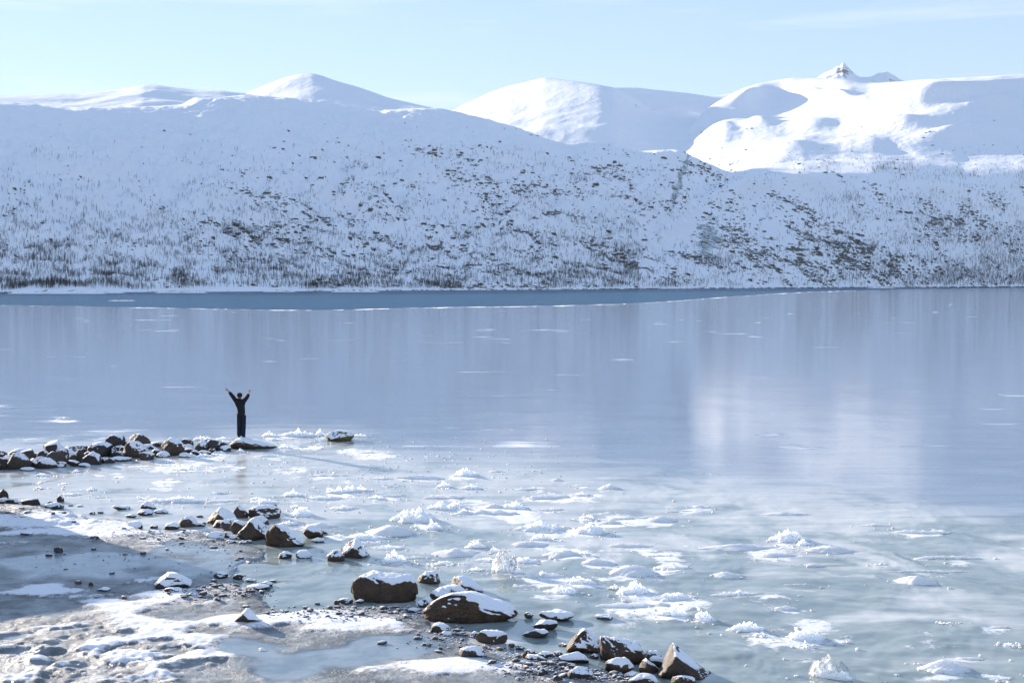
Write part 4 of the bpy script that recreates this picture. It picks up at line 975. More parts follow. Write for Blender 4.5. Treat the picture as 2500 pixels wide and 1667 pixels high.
# ------------------------------------------------------------------ ice lumps
def ice_mesh(kind, seed, w, d, h):
    r = np.random.default_rng(seed); s = seed * 0.613 % 83
    nr_, na = (30, 72) if w > 0.6 else (18, 44)
    rr = np.linspace(0, 1, nr_)[:, None] ** 0.85; th = np.linspace(0, 2 * math.pi, na, endpoint=False)[None, :]
    ox, oy = np.cos(th), np.sin(th)
    out = 1 + 0.22 * pn(ox * 1.3 + s, oy * 1.3, 1.0) + 0.12 * pn(ox * 4 + s, oy * 4, 2.0)
    X = rr * ox * out; Y = rr * oy * out
    prof = np.clip(1 - rr, 0, 1)
    if kind in ('mound', 'pyr'):
        z = prof ** 0.9 if kind == 'mound' else prof ** 1.05
        z = z * (0.85 + 0.3 * fbm(X * 1.8 + s, Y * 1.8, 0.0, 3)) + 0.10 * prof * ridged(X * 3 + s, Y * 3, 0, 3)
    elif kind == 'ridge':
        line = np.abs(Y - 0.35 * np.sin(X * 2.4 + s) * 0.6)
        z = np.exp(-(line / 0.28) ** 2) * (1 - np.abs(X) ** 3) * (0.55 + 0.55 * ridged(X * 2.2 + s, Y * 1.5, 0, 3)) + 0.12 * prof
        z *= sstep(1.0, 0.8, rr)
    else:
        pk = ridged(X * 1.7 + s, Y * 1.7, 0, 4, 0.62)
        z = prof ** 0.8 * (0.15 + 0.65 * np.clip(pk, 0, 2) ** 1.6 * 0.6)
        for i in range({'jag': 4, 'spike': 1, 'crest': 5, 'slabby': 1}[kind]):
            if kind == 'spike': cx, cy, rad, hh = r.uniform(-.15, .15), 0, .42, 1.3
            elif kind == 'crest': cx = -0.75 + 0.36 * i; cy = r.uniform(-.1, .1); rad, hh = r.uniform(.18, .32), r.uniform(.7, 1.2) * (1 - 0.12 * i)
            elif kind == 'slabby': cx, cy, rad, hh = -.2, 0, .6, .5
            else: cx, cy, rad, hh = r.uniform(-.5, .5), r.uniform(-.35, .35), r.uniform(.18, .42), r.uniform(.4, 1.0)
            q = np.hypot((X - cx), (Y - cy) * 1.2) / rad
            z = np.maximum(z, hh * np.clip(1 - q, 0, 1) ** 0.8 + 0.0)
        z = z + 0.05 * sstep(0, .3, z) * ridged(X * 4.5 + s, Y * 4.5, 0, 3) - 0.04
    z = np.clip(z, 0, None) * sstep(1.0, 0.9, rr)
    z = z / max(z.max(), 1e-6)
    P = np.stack([X * w / 2, Y * d / 2, z * h - 0.012], -1)
    P[-1, :, 2] = -0.05
    if kind not in ('mound', 'ridge', 'pyr'):
        nzs = 0.10 * h
        for k_, off in enumerate((3.1, 9.7)):
            P[..., k_] += nzs * 0.8 * fbm(X * 5 + s + off, Y * 5, z * 3, 3) * (z > 0.03)
    V = P.reshape(-1, 3)
    f = grid_faces(nr_, na)
    i = np.arange(nr_ - 1) * na
    wrap = np.stack([i + na - 1, i, i + na, i + 2 * na - 1], -1)
    Fq = np.concatenate([f, wrap])
    if kind in ('jag', 'spike', 'crest'):
        # upturned plates and crumbs that broke out of the sheet
        n = {'jag': 4, 'spike': 2, 'crest': 11}[kind] if w > 0.35 else 4
        vs_l, fs_l, base = [V], [Fq], len(V)
        for k_ in range(n):
            a = r.uniform(0, 2 * math.pi); q = r.uniform(0, .6)
            if kind == 'crest': cx, cy = r.uniform(-.85, .7), r.uniform(-.12, .12)
            else: cx, cy = q * math.cos(a), q * math.sin(a)
            ir = min(int(math.hypot(cx, cy) ** (1 / 0.85) * (nr_ - 1)), nr_ - 2); ia = int((math.atan2(cy, cx) % (2 * math.pi)) / (2 * math.pi) * na) % na
            cz = P[ir, ia, 2]
            L_ = r.uniform(.25, .6) * h * (1.25 if kind == 'crest' else 1); Wd = L_ * r.uniform(.5, 1.3); T = 0.22 * L_
            R = Matrix.Rotation(r.uniform(0, 6.28), 3, 'Z') @ Matrix.Rotation(r.uniform(-.9, .9), 3, 'X')
            pts = []
            for (a_, b_) in ((-.5, -.3), (.5, -.3), (.42, .35), (.05, .75), (-.4, .45)):
                j = r.normal(size=2) * 0.12
                for sgn in (-.5, .5):
                    pts.append(R @ Vector(((a_ + j[0]) * Wd, sgn * T * (0.6 if b_ > .5 else 1), (b_ + j[1]) * L_)))
            q_ = np.array([p[:] for p in pts]) + np.array([cx * w / 2, cy * d / 2, cz + 0.12 * L_])
            vs_l.append(q_)
            m_ = 5
            side = [[base + 2 * k, base + 2 * ((k + 1) % m_), base + 2 * ((k + 1) % m_) + 1, base + 2 * k + 1] for k in range(m_)]
            caps = [[base + 0, base + 2, base + 4, base + 6], [base + 0, base + 6, base + 8, base + 0][0:3] + [base + 8], [base + 7, base + 5, base + 3, base + 1], [base + 9, base + 7, base + 1, base + 9]]
            fs_l.append(np.array(side + [caps[0], caps[2]])); tri_extra = [[base + 0, base + 6, base + 8, base + 8], [base + 9, base + 7, base + 1, base + 1]]
            fs_l.append(np.array([[base + 0, base + 6, base + 8, base + 0], [base + 1, base + 9, base + 7, base + 1]])[:0].reshape(0, 4).astype(int))
            base += 10
        V = np.concatenate(vs_l); fs_l[0] = fs_l[0][:, ::-1]; Fq = np.concatenate([q for q in fs_l if len(q)])
    else:
        Fq = Fq[:, ::-1]
    return V, Fq
for n_, c_ in enumerate(ICE):
    x, y, t = ground(c_['u'], c_['v'] - 0.1 * c_['h'])
    px = t / FPX
    w = c_['w'] * px * 1.22; h = c_['h'] * px * 1.0
    dk = c_['dep'] or {'jag': .6, 'mound': .75, 'ridge': .45, 'spike': .6, 'crest': .3, 'slabby': .6, 'pyr': .8}[c_['kind']]
    d = w * dk
    # a low lump is seen at a slant, so part of its height on the picture is its depth
    slant = CAM_H / float(y)
    d = min(d, 0.75 * h / slant if c_['kind'] in ('mound', 'ridge') else 2.0 * h / slant); d = max(d, 0.18 * w)
    h = max(h - 0.42 * d * slant, 0.35 * h) * 0.95
    V, F = ice_mesh(c_['kind'], 500 + n_, w, d, h)
    me = np_mesh('ice_lump', V, F, True)
    yy = float(y) + d * 0.42
    nm_ = {'jag': 'ice_lump', 'mound': 'ice_mound', 'ridge': 'ice_ridge', 'spike': 'ice_shard', 'crest': 'ice_crest', 'slabby': 'ice_plate', 'pyr': 'ice_mound'}[c_['kind']]
    o = link_mesh(nm_, me, M_ICE, loc=(float(x) * (yy / float(y)), yy, 0.0))
    o.rotation_euler.z = c_['rot'] + (RNG.uniform(-.12, .12) if c_['kind'] != 'pyr' else 0)
    tag(o, c_['label'], 'ice', 'ice lumps frozen into the near ice')

# ------------------------------------------------------------------ the person at the breakwater tip
def skin_mesh(name, verts, edges, radii, root=0, sub=2):
    me = bpy.data.meshes.new(name + '_skeleton')
    me.from_pydata([tuple(v) for v in verts], edges, [])
    o = bpy.data.objects.new('tmp', me); COL.objects.link(o)
    md = o.modifiers.new('skin', 'SKIN'); md.use_smooth_shade = True
    sv = me.skin_vertices[0].data if len(me.skin_vertices) else None
    if sv is None:
        bpy.context.view_layer.objects.active = o
        bpy.ops.mesh.customdata_skin_add(); sv = me.skin_vertices[0].data
    for i, r in enumerate(radii):
        sv[i].radius = r if isinstance(r, tuple) else (r, r)
        sv[i].use_root = (i == root)
    ss = o.modifiers.new('ss', 'SUBSURF'); ss.levels = sub; ss.render_levels = sub
    dg = bpy.context.evaluated_depsgraph_get(); dg.update()
    out = bpy.data.meshes.new_from_object(o.evaluated_get(dg))
    out.name = name
    bpy.data.objects.remove(o, do_unlink=True); bpy.data.meshes.remove(me)
    for p in out.polygons: p.use_smooth = True
    return out
M_SKIN = mat_plain('skin', (0.42, 0.24, 0.17), 0.6, 0.05)
M_JACKET = mat_plain('black_jacket_cloth', (0.013, 0.013, 0.015), 0.8, 0.3, 30)
M_TROUSER = mat_plain('navy_trouser_cloth', (0.013, 0.017, 0.032), 0.85, 0.3, 30)
M_HAT = mat_plain('dark_brown_wool', (0.030, 0.017, 0.012), 0.95, 0.3, 60)
M_BOOT = mat_plain('black_boot_leather', (0.010, 0.010, 0.010), 0.5, 0.2, 30)
M_FUR = mat_plain('tan_fleece', (0.30, 0.20, 0.12), 0.95, 0.3, 60)
def finger_branches(V, E, R, palm, wrist, side):
    p = Vector(V[palm]); w_ = Vector(V[wrist]); d = (p - w_).normalized()
    s_ = d.cross(Vector((0, 1, 0))).normalized() * side
    for k, (off, ln) in enumerate(((-.030, .062), (-.011, .074), (.010, .070), (.030, .056))):
        a = p + d * 0.035 + s_ * off; b = a + (d + s_ * off * 6).normalized() * ln * .55; c = b + (d + s_ * off * 6 + Vector((0, .3, 0))).normalized() * ln * .5
        i = len(V); V += [tuple(a), tuple(b), tuple(c)]; E += [(palm, i), (i, i + 1), (i + 1, i + 2)]; R += [.011, .009, .0075]
    a = p - d * 0.015 - s_ * .035; b = a - s_ * .03 + d * .035
    i = len(V); V += [tuple(a), tuple(b)]; E += [(palm, i), (i, i + 1)]; R += [.012, .009]
V = [(.02, 0, .93), (0, 0, 1.15), (-.04, 0, 1.36), (-.05, 0, 1.50), (-.05, .01, 1.57), (-.05, .02, 1.655), (-.05, .01, 1.735),
     (-.20, 0, 1.45), (-.37, .12, 1.64), (-.53, .20, 1.815), (-.575, .22, 1.845),
     (.12, 0, 1.455), (.215, .17, 1.575), (.265, .27, 1.735), (.278, .28, 1.775),
     (-.06, 0, .86), (-.075, .03, .48), (-.085, -.01, .09), (-.10, .14, .035),
     (.105, 0, .86), (.10, .02, .48), (.075, -.01, .09), (.12, .12, .035), (-.05, .115, 1.655)]
E = [(0, 1), (1, 2), (2, 3), (3, 4), (4, 5), (5, 6), (2, 7), (7, 8), (8, 9), (9, 10), (2, 11), (11, 12), (12, 13), (13, 14), (0, 15), (15, 16), (16, 17), (17, 18), (0, 19), (19, 20), (20, 21), (21, 22), (5, 23)]
R = [.10, .10, .11, .052, .065, .085, .055, .055, .042, .026, (.034, .018), .055, .042, .026, (.034, .018), .085, .055, .04, .035, .085, .055, .04, .035, .016]
finger_branches(V, E, R, 10, 9, 1); finger_branches(V, E, R, 14, 13, -1)
body = link_mesh('person', skin_mesh('person', V, E, R), M_SKIN)
slab = next(r['obj'] for r in ROCKS if r['short'] == 'slab under the person')
sx, sy, st = ground(589, 1086)
slab_top = max((slab.matrix_basis @ v.co).z for v in slab.data.vertices if abs(v.co.x + slab.location.x - float(sx)) < 0.25)
py = slab.location.y
# stand the figure where its feet meet the slab's top
pxm, pym, pzm = at_depth(589, 1073.5, py)
body.location = (float(pxm), float(pym), slab_top - 0.015)
sc_ = 110 / 1.755 / (FPX / float(py)); body.scale = (sc_, sc_, sc_)
tag(body, 'person in black jacket and navy trousers seen from behind, both arms raised wide', 'person')
JV = [(.02, 0, .76), (.01, 0, 1.05), (-.01, 0, 1.22), (-.04, 0, 1.38), (-.05, 0, 1.475), (-.19, 0, 1.445), (-.37, .12, 1.64), (-.50, .187, 1.78), (.12, 0, 1.45), (.215, .17, 1.575), (.255, .25, 1.70)]
JE = [(0, 1), (1, 2), (2, 3), (3, 4), (3, 5), (5, 6), (6, 7), (3, 8), (8, 9), (9, 10)]
jk = link_mesh('jacket', skin_mesh('jacket', JV, JE, [(.20, .16), (.205, .165), (.195, .165), (.205, .155), .10, .105, .082, .064, .105, .082, .066]), M_JACKET, body)
TV = [(.02, 0, .98), (-.07, 0, .84), (-.08, .02, .50), (-.075, 0, .03), (.10, 0, .84), (.095, .02, .50), (.07, 0, .03)]
tr = link_mesh('trousers', skin_mesh('trousers', TV, [(0, 1), (1, 2), (2, 3), (0, 4), (4, 5), (5, 6)], [(.14, .13), .112, .098, .10, .112, .098, .10]), M_TROUSER, body)
for sx_, tx in ((-.085, -.10), (.075, .13)):
    link_mesh('boot', skin_mesh('boot', [(sx_, -.03, .14), (sx_, -.02, .05), (tx, .16, .04)], [(0, 1), (1, 2)], [.06, .055, .045], sub=1), M_BOOT, body)
link_mesh('hat', skin_mesh('hat', [(-.05, .0, 1.57), (-.05, .0, 1.66), (-.05, .0, 1.775)], [(0, 1), (1, 2)], [.10, .125, .095]), M_HAT, body)
link_mesh('hood', skin_mesh('hood', [(-.13, -.06, 1.49), (-.05, -.10, 1.50), (.04, -.06, 1.49)], [(0, 1), (1, 2)], [.035, .055, .035], root=1), M_JACKET, body)
link_mesh('collar', skin_mesh('collar', [(-.05, 0, 1.48), (-.045, 0, 1.60)], [(0, 1)], [.10, .09]), M_FUR, body)
for ex in (-.085, -.015):
    P_, F_ = ICO[2]; link_mesh('eye', np_mesh('eye', P_ * .012 + np.array([ex, .10, 1.675]), F_), M_BOOT, body)
for ch in body.children:
    pass

# ------------------------------------------------------------------ slope lookups
def surface_pick(name):
    X, Y, Z, U, Vv, rk = HILLS[name]
    return dict(X=X, Y=Y, Z=Z, U=U, V=Vv, rk=rk, u0=U[0])
SURF = [surface_pick('left_hillside'), surface_pick('right_hillside')]
for s in SURF:
    s['vmin'] = np.minimum.accumulate(s['V'], axis=0)
def lookup(u, v):
    best = None
    for s in SURF:
        if u < s['U'][0, 0] or u > s['U'][0, -1]: continue
        j = int(np.searchsorted(s['U'][0], u)); j = min(max(j, 1), s['U'].shape[1] - 1)
        col = s['vmin'][:, j]
        i = int(np.searchsorted(-col, -v))
        if i >= len(col) or i == 0: continue
        i = min(i, len(col) - 1)
        f = (u - s['U'][0, j - 1]) / max(s['U'][0, j] - s['U'][0, j - 1], 1e-6)
        p = [(1 - f) * s[k][i, j - 1] + f * s[k][i, j] for k in 'XYZ'] + [s['rk'][i, j]]
        if best is None or p[1] < best[1]: best = p
    return best
def tree_density(u, v):
    n = 0.5 + 0.9 * float(pn(u / 60.0, v / 38.0, 1.0)) + 0.5 * float(pn(u / 18.0, v / 14.0, 2.0))
    if u < 1560:
        base = np.interp(v, [300, 360, 430, 500, 560, 600, 640, 670, 700, 706], [0.01, .04, .10, .21, .34, .44, .62, .78, .80, .3])
        if u < 450: base *= np.interp(v, [400, 560, 700], [.35, 1.1, 1.1])
        base *= 1 - 0.5 * float(blob(u, v, 1000, 560, 200, 60))
    else:
        r = np.interp(u, [1560, 1700, 1950, 2080, 2250, 2500], [.35, .3, .22, .55, .8, .9])
        base = r * np.interp(v, [380, 420, 470, 520, 580, 640, 700], [.05, .16, .22, .45, .55, .75, .8])
    hot = [(1465, 655, 85, 35, 1.3), (1380, 670, 130, 30, .5), (770, 672, 150, 26, .4), (700, 690, 100, 14, .5), (230, 660, 230, 40, .2), (950, 655, 80, 25, .7), (570, 565, 60, 20, .7), (1290, 500, 40, 14, .3), (640, 560, 60, 30, .3),
           (1120, 380, 60, 10, .25), (860, 425, 30, 4, .9), (1080, 372, 50, 8, .2), (1240, 400, 110, 22, .28), (880, 425, 28, 4, .8), (1420, 445, 25, 12, .8), (1500, 430, 80, 14, .2), (180, 405, 70, 7, .5), (90, 395, 20, 5, .4),
           (2180, 412, 60, 10, 1.5), (2110, 400, 40, 8, .5), (2000, 405, 60, 8, .6), (2350, 425, 60, 10, .5), (2490, 425, 30, 14, .8), (2065, 485, 40, 12, .9), (2100, 530, 60, 14, .4), (2300, 560, 90, 26, .5), (2260, 500, 60, 18, .4), (2420, 660, 110, 26, .9), (2330, 680, 120, 16, .9), (1750, 640, 45, 12, 1.2), (1640, 697, 55, 7, 1.4), (1060, 695, 60, 9, 1.2), (920, 480, 14, 14, .4), (2440, 600, 80, 30, .5)]
    n = max(n, 0.12)
    return base * min(n, 1.3) + 0.9 * sum(a * math.exp(-((u - cu) / ru) ** 2 - ((v - cv) / rv) ** 2) for cu, cv, ru, rv, a in hot) * min(1, n + .3)
rt = random.Random(5)
def birch(h, limbs, tris_only=True, r=rt):
    """bare birch: tapered trunk, upswept limbs with twig sprays; triangles"""
    v, f = [], []
    def sliver(a, b, w):
        d = (b - a); s = d.cross(Vector((r.uniform(-1, 1), r.uniform(-1, 1), r.uniform(-.2, .2))))
        if s.length < 1e-6: s = Vector((1, 0, 0))
        s = s.normalized() * w * .5
        i = len(v); v.extend([a - s, a + s, b]); f.append((i, i + 1, i + 2))
    lean = Vector((r.uniform(-.08, .08), r.uniform(-.08, .08), 1))
    top = lean * h
    rad = 0.030 * h
    i = 0
    for k in range(3):
        a = k * 2.094
        v.append(Vector((math.cos(a) * rad, math.sin(a) * rad, -.4)))
    v.append(top); f.extend([(0, 1, 3), (1, 2, 3), (2, 0, 3)])
    for k in range(limbs):
        t = 0.22 + 0.7 * (k + r.random()) / limbs
        a = r.uniform(0, 6.28); ln = h * (0.42 - 0.26 * t) * r.uniform(.7, 1.2)
        p = lean * (t * h)
        q = p + Vector((math.cos(a) * ln * .55, math.sin(a) * ln * .55, ln * r.uniform(.6, 1.0)))
        sliver(p, q, 0.030 * h)
        m_ = p.lerp(q, .5)
        for _ in range(2):
            q2 = m_ + Vector((r.uniform(-.5, .5) * ln, r.uniform(-.5, .5) * ln, ln * r.uniform(.3, .8)))
            sliver(m_, q2, 0.028 * h)
    return np.array([p[:] for p in v]), np.array(f)
def spruceish(h, r=rt):
    v, f = birch(h, 4)
    vs_, fs_ = [v], [f]; b = len(v)
    for k in range(14):
        z = h * (0.12 + 0.8 * k / 14); w = h * 0.24 * (1 - k / 15)
        a = r.uniform(0, 6.28)
        vs_.append(np.array([(math.cos(a) * w, math.sin(a) * w, z), (math.cos(a + 2.2) * w, math.sin(a + 2.2) * w, z * .98), (0, 0, z + h * .14)])); fs_.append(np.array([(b, b + 1, b + 2)])); b += 3
    return np.concatenate(vs_), np.concatenate(fs_)
spots = []
tries = 0
while len(spots) < 29000 and tries < 300000:
    tries += 1
    u = rt.uniform(-60, 2560); v = 706 - (rt.random() ** 1.35) * 340
    if rt.random() > tree_density(u, v): continue
    p = lookup(u, v)
    if p is None or p[2] < 1.0: continue
    spots.append((p[0], p[1], p[2], u, v))
spots.sort(key=lambda s: s[1])
fine = [birch(1.0, 13) for _ in range(8)]
coarse = [birch(1.0, 7) for _ in range(14)]
fine_me = [np_mesh('bare_birch', a, b, False) for a, b in fine]
for m_ in fine_me: m_.materials.append(M_BARK)
def tree_h(y): return rt.uniform(1.8, 4.6) * (1 + 0.35 * max(0, (y - 1200) / 1000.0))
near_idx = [i for i, s in enumerate(spots) if 0 < s[3] < 2500][:300]
near_set = set(near_idx)
for i in near_idx:
    s = spots[i]; h = tree_h(s[1]) * 1.05
    o = link_mesh('birch_tree', rt.choice(fine_me), None, None, (s[0], s[1], s[2] - 0.1))
    o.scale = (h * 1.1, h * 1.1, h); o.rotation_euler.z = rt.uniform(0, 6.28)
    tag(o, 'bare leafless birch at the snowy foot of the far left hillside, just above the water', 'tree', 'bare birches above the far shore')
def scatter_merge(name, protos, placements, mat, label, cat, smooth=False):
    Vs, Fs, b = [], [], 0
    for (x, y, z, sxy, sz, a, k) in placements:
        pv, pf = protos[k % len(protos)]
        c, s = math.cos(a), math.sin(a)
        q = np.stack([(pv[:, 0] * c - pv[:, 1] * s) * sxy + x, (pv[:, 0] * s + pv[:, 1] * c) * sxy + y, pv[:, 2] * sz + z], -1)
        Vs.append(q); Fs.append(pf + b); b += len(pv)
    me = np_mesh(name, np.concatenate(Vs), np.concatenate(Fs), smooth)
    return tag(link_mesh(name, me, mat), label, cat, None, 'stuff')
pl = []
for i, s in enumerate(spots):
    if i in near_set: continue
    h = tree_h(s[1]); pl.append((s[0], s[1], s[2] - .1, h * 1.15, h, rt.uniform(0, 6.28), rt.randrange(14)))
scatter_merge('birch_forest', coarse, pl, M_BARK, 'sparse bare birch forest covering the far snowy hillsides', 'trees')

# --- rock ledges breaking through the snow of the hillsides
def ledge_proto(seed):
    P, F = ICO[2]; P = P.copy(); r = np.random.default_rng(seed)
    for i in range(7):
        n = r.normal(size=3); n[2] *= .6; n /= np.linalg.norm(n); e = P @ n - r.uniform(.45, .8)
        P = P - np.where(e > 0, e, 0)[:, None] * n
    P = P * (1 + 0.22 * pn(P[:, 0] * 2 + seed, P[:, 1] * 2, P[:, 2] * 2))[:, None]
    P[:, 0] *= r.uniform(.9, 1.6)
    P[:, 2] *= 0.9
    return P, F
lp = [ledge_proto(40 + i) for i in range(12)]
pl = []; tries = 0
while len(pl) < 8000 and tries < 200000:
    tries += 1
    u = rt.uniform(-40, 2540); v = 704 - rt.random() ** 1.1 * 400
    p = lookup(u, v)
    if p is None or p[2] < 1.5: continue
    cl = 0.5 + 1.2 * float(pn(p[0] / 45.0, p[1] / 45.0, 3.0)) + 0.6 * float(pn(p[0] / 14.0, p[1] / 14.0, 5.0))
    if rt.random() > (p[3] ** 1.2 * 1.1 + 0.02) * max(cl, 0.02) ** 1.8 * 1.3 * (0.6 if u < 500 else 1): continue
    s_ = 0.55 * rt.random() ** -0.42 * rt.uniform(.8, 1.2) * p[1] / 1300.0; s_ = min(s_, 2.4 if u > 500 else 1.3)
    pl.append((p[0], p[1], p[2] - 0.1 * s_, s_ * rt.uniform(.9, 1.5), s_ * rt.uniform(.6, 1.3), rt.uniform(-.5, .5), rt.randrange(12)))
scatter_merge('hillside_rock_ledges', lp, pl, M_LEDGE, 'dark rock ledges breaking through the snow on the far hillsides', 'rocks', True)

# ------------------------------------------------------------------ low skerries and a floe by the far shore
def skerry(u0, u1, vb, h_px, label, seed, mat=None, name='rocky_islet'):
    uc = (u0 + u1) / 2; x, y, t = ground(uc, vb); px = float(t) / FPX
    w = (u1 - u0) * px; d = w * 0.35; h = h_px * px
    nx, ny = 140, 26
    gx_, gy_ = np.meshgrid(np.linspace(-1, 1, nx), np.linspace(-1, 1, ny))
    r = np.hypot(gx_, gy_)
    z = np.clip(1 - gx_ ** 4, 0, 1) * np.clip(1 - gy_ ** 2, 0, 1) * (0.35 + 0.8 * np.clip(0.4 + fbm(gx_ * 3.2 + seed, gy_ * 1.2, 0, 4), 0, 1.5)) - 0.06
    me = np_mesh(name, np.stack([gx_ * w / 2, gy_ * d / 2, z * h], -1).reshape(-1, 3), grid_faces(ny, nx), True)
    o = link_mesh(name, me, mat or M_SKERRY, loc=(float(x), float(y) + d / 2, 0))
    tag(o, label, 'islet' if name == 'rocky_islet' else 'ice')
M_SKERRY = mat_rock('skerry_rock', (0.07, 0.05, 0.04), (0.20, 0.14, 0.11), 0.26)
skerry(8, 245, 717.0, 11, 'longest low rocky islet with snow patches at the far left shore', 3.0)
skerry(228, 300, 715.6, 4, 'small flat rock strip right after the longest islet', 5.0)
skerry(375, 500, 715.0, 7, 'low brown rocky islet with a hump below the left birch slope', 9.0)
skerry(640, 720, 712.5, 4, 'narrow dark skerry along the far shore between two longer ones', 12.0)
skerry(805, 925, 713.0, 5, 'thin reddish skerry standing off the far shore left of centre', 15.0)
skerry(2120, 2190, 703.2, 2.5, 'slim dark reef in the water strip at far right', 18.0)
skerry(262, 326, 734.5, 1.6, 'thin white ice floe adrift in the open water strip at left', 20.0, M_SNOW, 'ice_floe')
def shoreline_stones():
    pl = []
    for k in range(1500):
        u = rt.uniform(-40, 2540); D = float(shore_D(np.array([u]))[0]); x = (u - 1250) / FPX * (D + 3)
        s_ = rt.uniform(.25, .8) * D / 1000
        pl.append((x, D + rt.uniform(-1, 4), 0.15, s_ * 1.6, s_, rt.uniform(-.4, .4), rt.randrange(12)))
    scatter_merge('far_shore_stones', lp, pl, M_LEDGE, 'dark line of stones along the far waterline', 'rocks', True)
shoreline_stones()

# ------------------------------------------------------------------ small stones, gravel and ice crumbs
pebs = []
pr = [stone_shape(2, k, 900 + i, 1.0, .8, .55, 1.0) for i, k in enumerate(('flat', 'round', 'pyramid', 'flat', 'block', 'round', 'flat', 'pyramid'))]
pr_me = [np_mesh('small_stone', a, b, True) for a, b in pr]
for m_ in pr_me: m_.materials.append(M_PEBBLE)
zones = [(470, 1275, 90, 14, 5), (540, 1295, 70, 12, 3), (380, 1310, 110, 16, 3), (520, 1330, 100, 22, 2), (560, 1440, 130, 20, 2.4), (500, 1460, 90, 12, 2), (620, 1452, 70, 14, 1.4), (870, 1490, 150, 18, 3), (1000, 1490, 70, 10, 3), (900, 1510, 160, 18, 3),
         (1110, 1545, 90, 18, 6), (1090, 1575, 90, 18, 2), (300, 1370, 200, 30, 1.5), (1310, 1640, 80, 22, 8), (1440, 1655, 70, 14, 7), (1340, 1610, 80, 14, 4), (1230, 1590, 50, 14, 2), (120, 1265, 200, 18, 2), (620, 1385, 60, 30, 2), (1560, 1660, 70, 12, 5), (720, 1500, 90, 18, 2), (260, 1450, 200, 20, .6)]
tw = sum(z[4] for z in zones)
def land_pt(rs):
    k = rs.uniform(0, tw)
    for z in zones:
        k -= z[4]
        if k <= 0: break
    return rs.gauss(z[0], z[2] * .6), rs.gauss(z[1], z[3] * .6)
rs = random.Random(8)
XS, YS, SS = [], [], []
while len(XS) < 2900:
    u, v = land_pt(rs)
    if not (-30 < u < 2000 and 1215 < v < 1700): continue
    x, y, t = ground(u, v); XS.append(float(x)); YS.append(float(y)); SS.append(u)
XS, YS = np.array(XS), np.array(YS)
zz, _, _, _, sdd = shore_field(XS, YS)
ok = sdd > -0.15
XS, YS, zz = XS[ok], YS[ok], np.maximum(zz[ok], 0)
for i in range(240):
    s_ = rs.uniform(.055, .14)
    o = link_mesh('small_stone', pr_me[rs.randrange(8)], None, None, (XS[i], YS[i], zz[i]))
    o.scale = (s_ * rs.uniform(1, 1.5), s_, s_ * rs.uniform(.6, 1.0)); o.rotation_euler.z = rs.uniform(-1.2, 1.2)
    tag(o, 'small dark stone, one of many alike strewn over the near frozen shore', 'stone', 'small stones strewn over the near shore')
gp = [stone_shape(2, 'flat', 950 + i, 1.0, .8, .5, 1.0) for i in range(6)]
scatter_merge('shore_gravel', gp, [(XS[i], YS[i], zz[i], rs.uniform(.02, .06), rs.uniform(.015, .04), rs.uniform(0, 6), i) for i in range(240, len(XS))], M_PEBBLE, 'fine dark gravel poking through the thin shore snow', 'gravel', True)
cp = []
for i in range(5):
    P_, F_ = ICO[2]; P_ = P_ * (1 + .45 * pn(P_[:, 0] * 2 + i * 3, P_[:, 1] * 2, P_[:, 2] * 2))[:, None]; cp.append((P_, F_))
pl = []
for c_ in ICE:
    x, y, t = ground(c_['u'], c_['v']); px = float(t) / FPX
    for k in range(14 if c_['kind'] in ('jag', 'crest', 'spike') else 4):
        a = rs.uniform(0, 6.28); q = rs.gauss(0, 1)
        pl.append((float(x) + q * c_['w'] * px * .6, float(y) + c_['w'] * px * (.2 + rs.gauss(0, .45)), 0.0, rs.uniform(.012, .045), rs.uniform(.01, .035), a, rs.randrange(5)))
for k in range(450):
    u = rs.gauss(800, 300); v = rs.gauss(1130, 40)
    if v < 1060: continue
    x, y, t = ground(u, v); pl.append((float(x), float(y), 0.0, rs.uniform(.015, .06), rs.uniform(.008, .03), rs.uniform(0, 6), rs.randrange(5)))
scatter_merge('ice_crumbs', cp, pl, M_ICE, 'loose crumbs of broken ice scattered between the ice lumps', 'ice crumbs', True)

# ------------------------------------------------------------------ boathouse on the bank beyond the left edge: it throws the blue shadow over the frozen flats
M_PLANK = mat_plain('dark_red_boards', (0.20, 0.045, 0.03), 0.85, 0.25, 6)
M_ROOFB = mat_plain('grey_roofing', (0.10, 0.10, 0.11), 0.8, 0.2, 6)
M_TRIM = mat_plain('white_trim', (0.75, 0.75, 0.73), 0.6, 0.05, 6)
def box_me(name, x0, x1, y0, y1, z0, z1, slope=0.0, X1=6.0):
    v = []
    for x in (x0, x1):
        for y in (y0, y1):
            for z in (z0, z1): v.append((x, y, z - (slope * x if z == z1 else 0)))
    return np_mesh(name, v, [(0, 1, 3, 2), (4, 6, 7, 5), (0, 4, 5, 1), (2, 3, 7, 6), (0, 2, 6, 4), (1, 5, 7, 3)], False)
tipx, tipy, _ = ground(480, 1410)
HB = 3.1
TL = HB / math.tan(SUN_EL)
sxy = Vector((SUN_DIR.x, SUN_DIR.y)).normalized()
c0 = Vector((float(tipx), float(tipy))) + sxy * TL
bh = bpy.data.objects.new('boathouse', None); COL.objects.link(bh)
bh.location = (c0.x + 0.95, c0.y - 0.3, 0); bh.rotation_euler.z = math.atan2(-abs(sxy.y), -abs(sxy.x)) if False else math.atan2(-(-sxy.x), -sxy.y) if False else 0
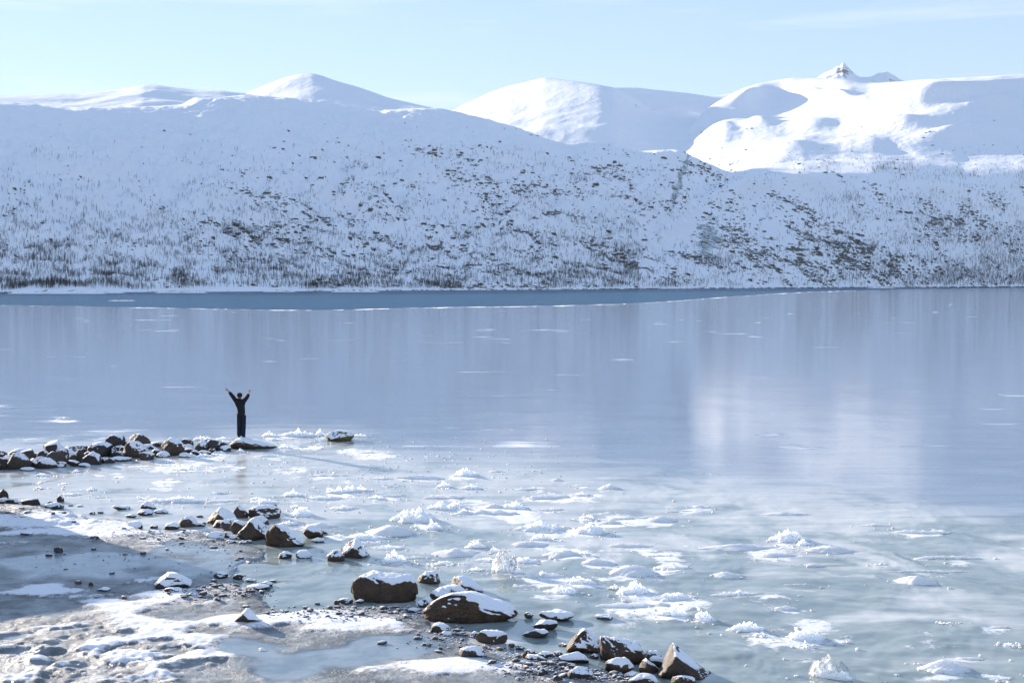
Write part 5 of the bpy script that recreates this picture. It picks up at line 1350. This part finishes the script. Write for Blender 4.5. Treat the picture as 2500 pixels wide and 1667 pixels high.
ang = math.atan2(-sxy.y * 0 - abs(sxy.x) , -abs(sxy.y))      # local +x runs away from the corner, square to the sun
bh.rotation_euler.z = ang
tag(bh, 'dark red boathouse with a lean-to roof on the bank left of the flats', 'boathouse')
K = 0.115
def local_wall(x0, x1, y0, y1, nm='wall'):
    link_mesh(nm, box_me(nm, x0, x1, y0, y1, -0.3, HB - .12, K), M_PLANK, bh)
ysign = -1 if (Matrix.Rotation(ang, 2) @ Vector((0, 1))).dot(sxy) < 0 else 1
L_, D_ = 9.0, 5.0
local_wall(0.05, L_, 0, 0.12 * ysign); local_wall(0.05, L_, D_ * ysign, (D_ + .12) * ysign)
local_wall(0.05, 0.17, 0.121 * ysign, (D_ - .001) * ysign); local_wall(L_ - .12, L_ - .001, 0.121 * ysign, (D_ - .001) * ysign)
link_mesh('roof', box_me('roof', 0.0, L_ + .2, -0.1 * ysign, (D_ + .25) * ysign, HB - .12, HB, 0), M_ROOFB, bh)
rf = bh.children[-1].data
for v_ in rf.vertices: v_.co.z -= K * v_.co.x
link_mesh('roof_snow', box_me('roof_snow', 0.1, L_ + .1, -0.02 * ysign, (D_ + .15) * ysign, HB + .002, HB + .10, 0), M_SNOW, bh)
for v_ in bh.children[-1].data.vertices: v_.co.z -= K * v_.co.x
link_mesh('door', box_me('door', 3.2, 5.4, -0.05 * ysign, -0.005 * ysign, 0.0, 2.0, 0), M_TRIM, bh)

# ------------------------------------------------------------------ cold clear-day air between here and the hills
hz = bpy.data.materials.new('haze_air'); hz.use_nodes = True
for n_ in list(hz.node_tree.nodes):
    if n_.type != 'OUTPUT_MATERIAL': hz.node_tree.nodes.remove(n_)
pv = hz.node_tree.nodes.new('ShaderNodeVolumePrincipled')
pv.inputs['Color'].default_value = (0.62, 0.80, 1.0, 1)
pv.inputs['Density'].default_value = 0.00003
pv.inputs['Anisotropy'].default_value = 0.0
hz.node_tree.links.new(pv.outputs['Volume'], hz.node_tree.nodes['Material Output'].inputs['Volume'])
o = link_mesh('haze', box_me('haze', -5000, 5000, -800, 6800, -9.2, 950), hz)
tag(o, kind='stuff')
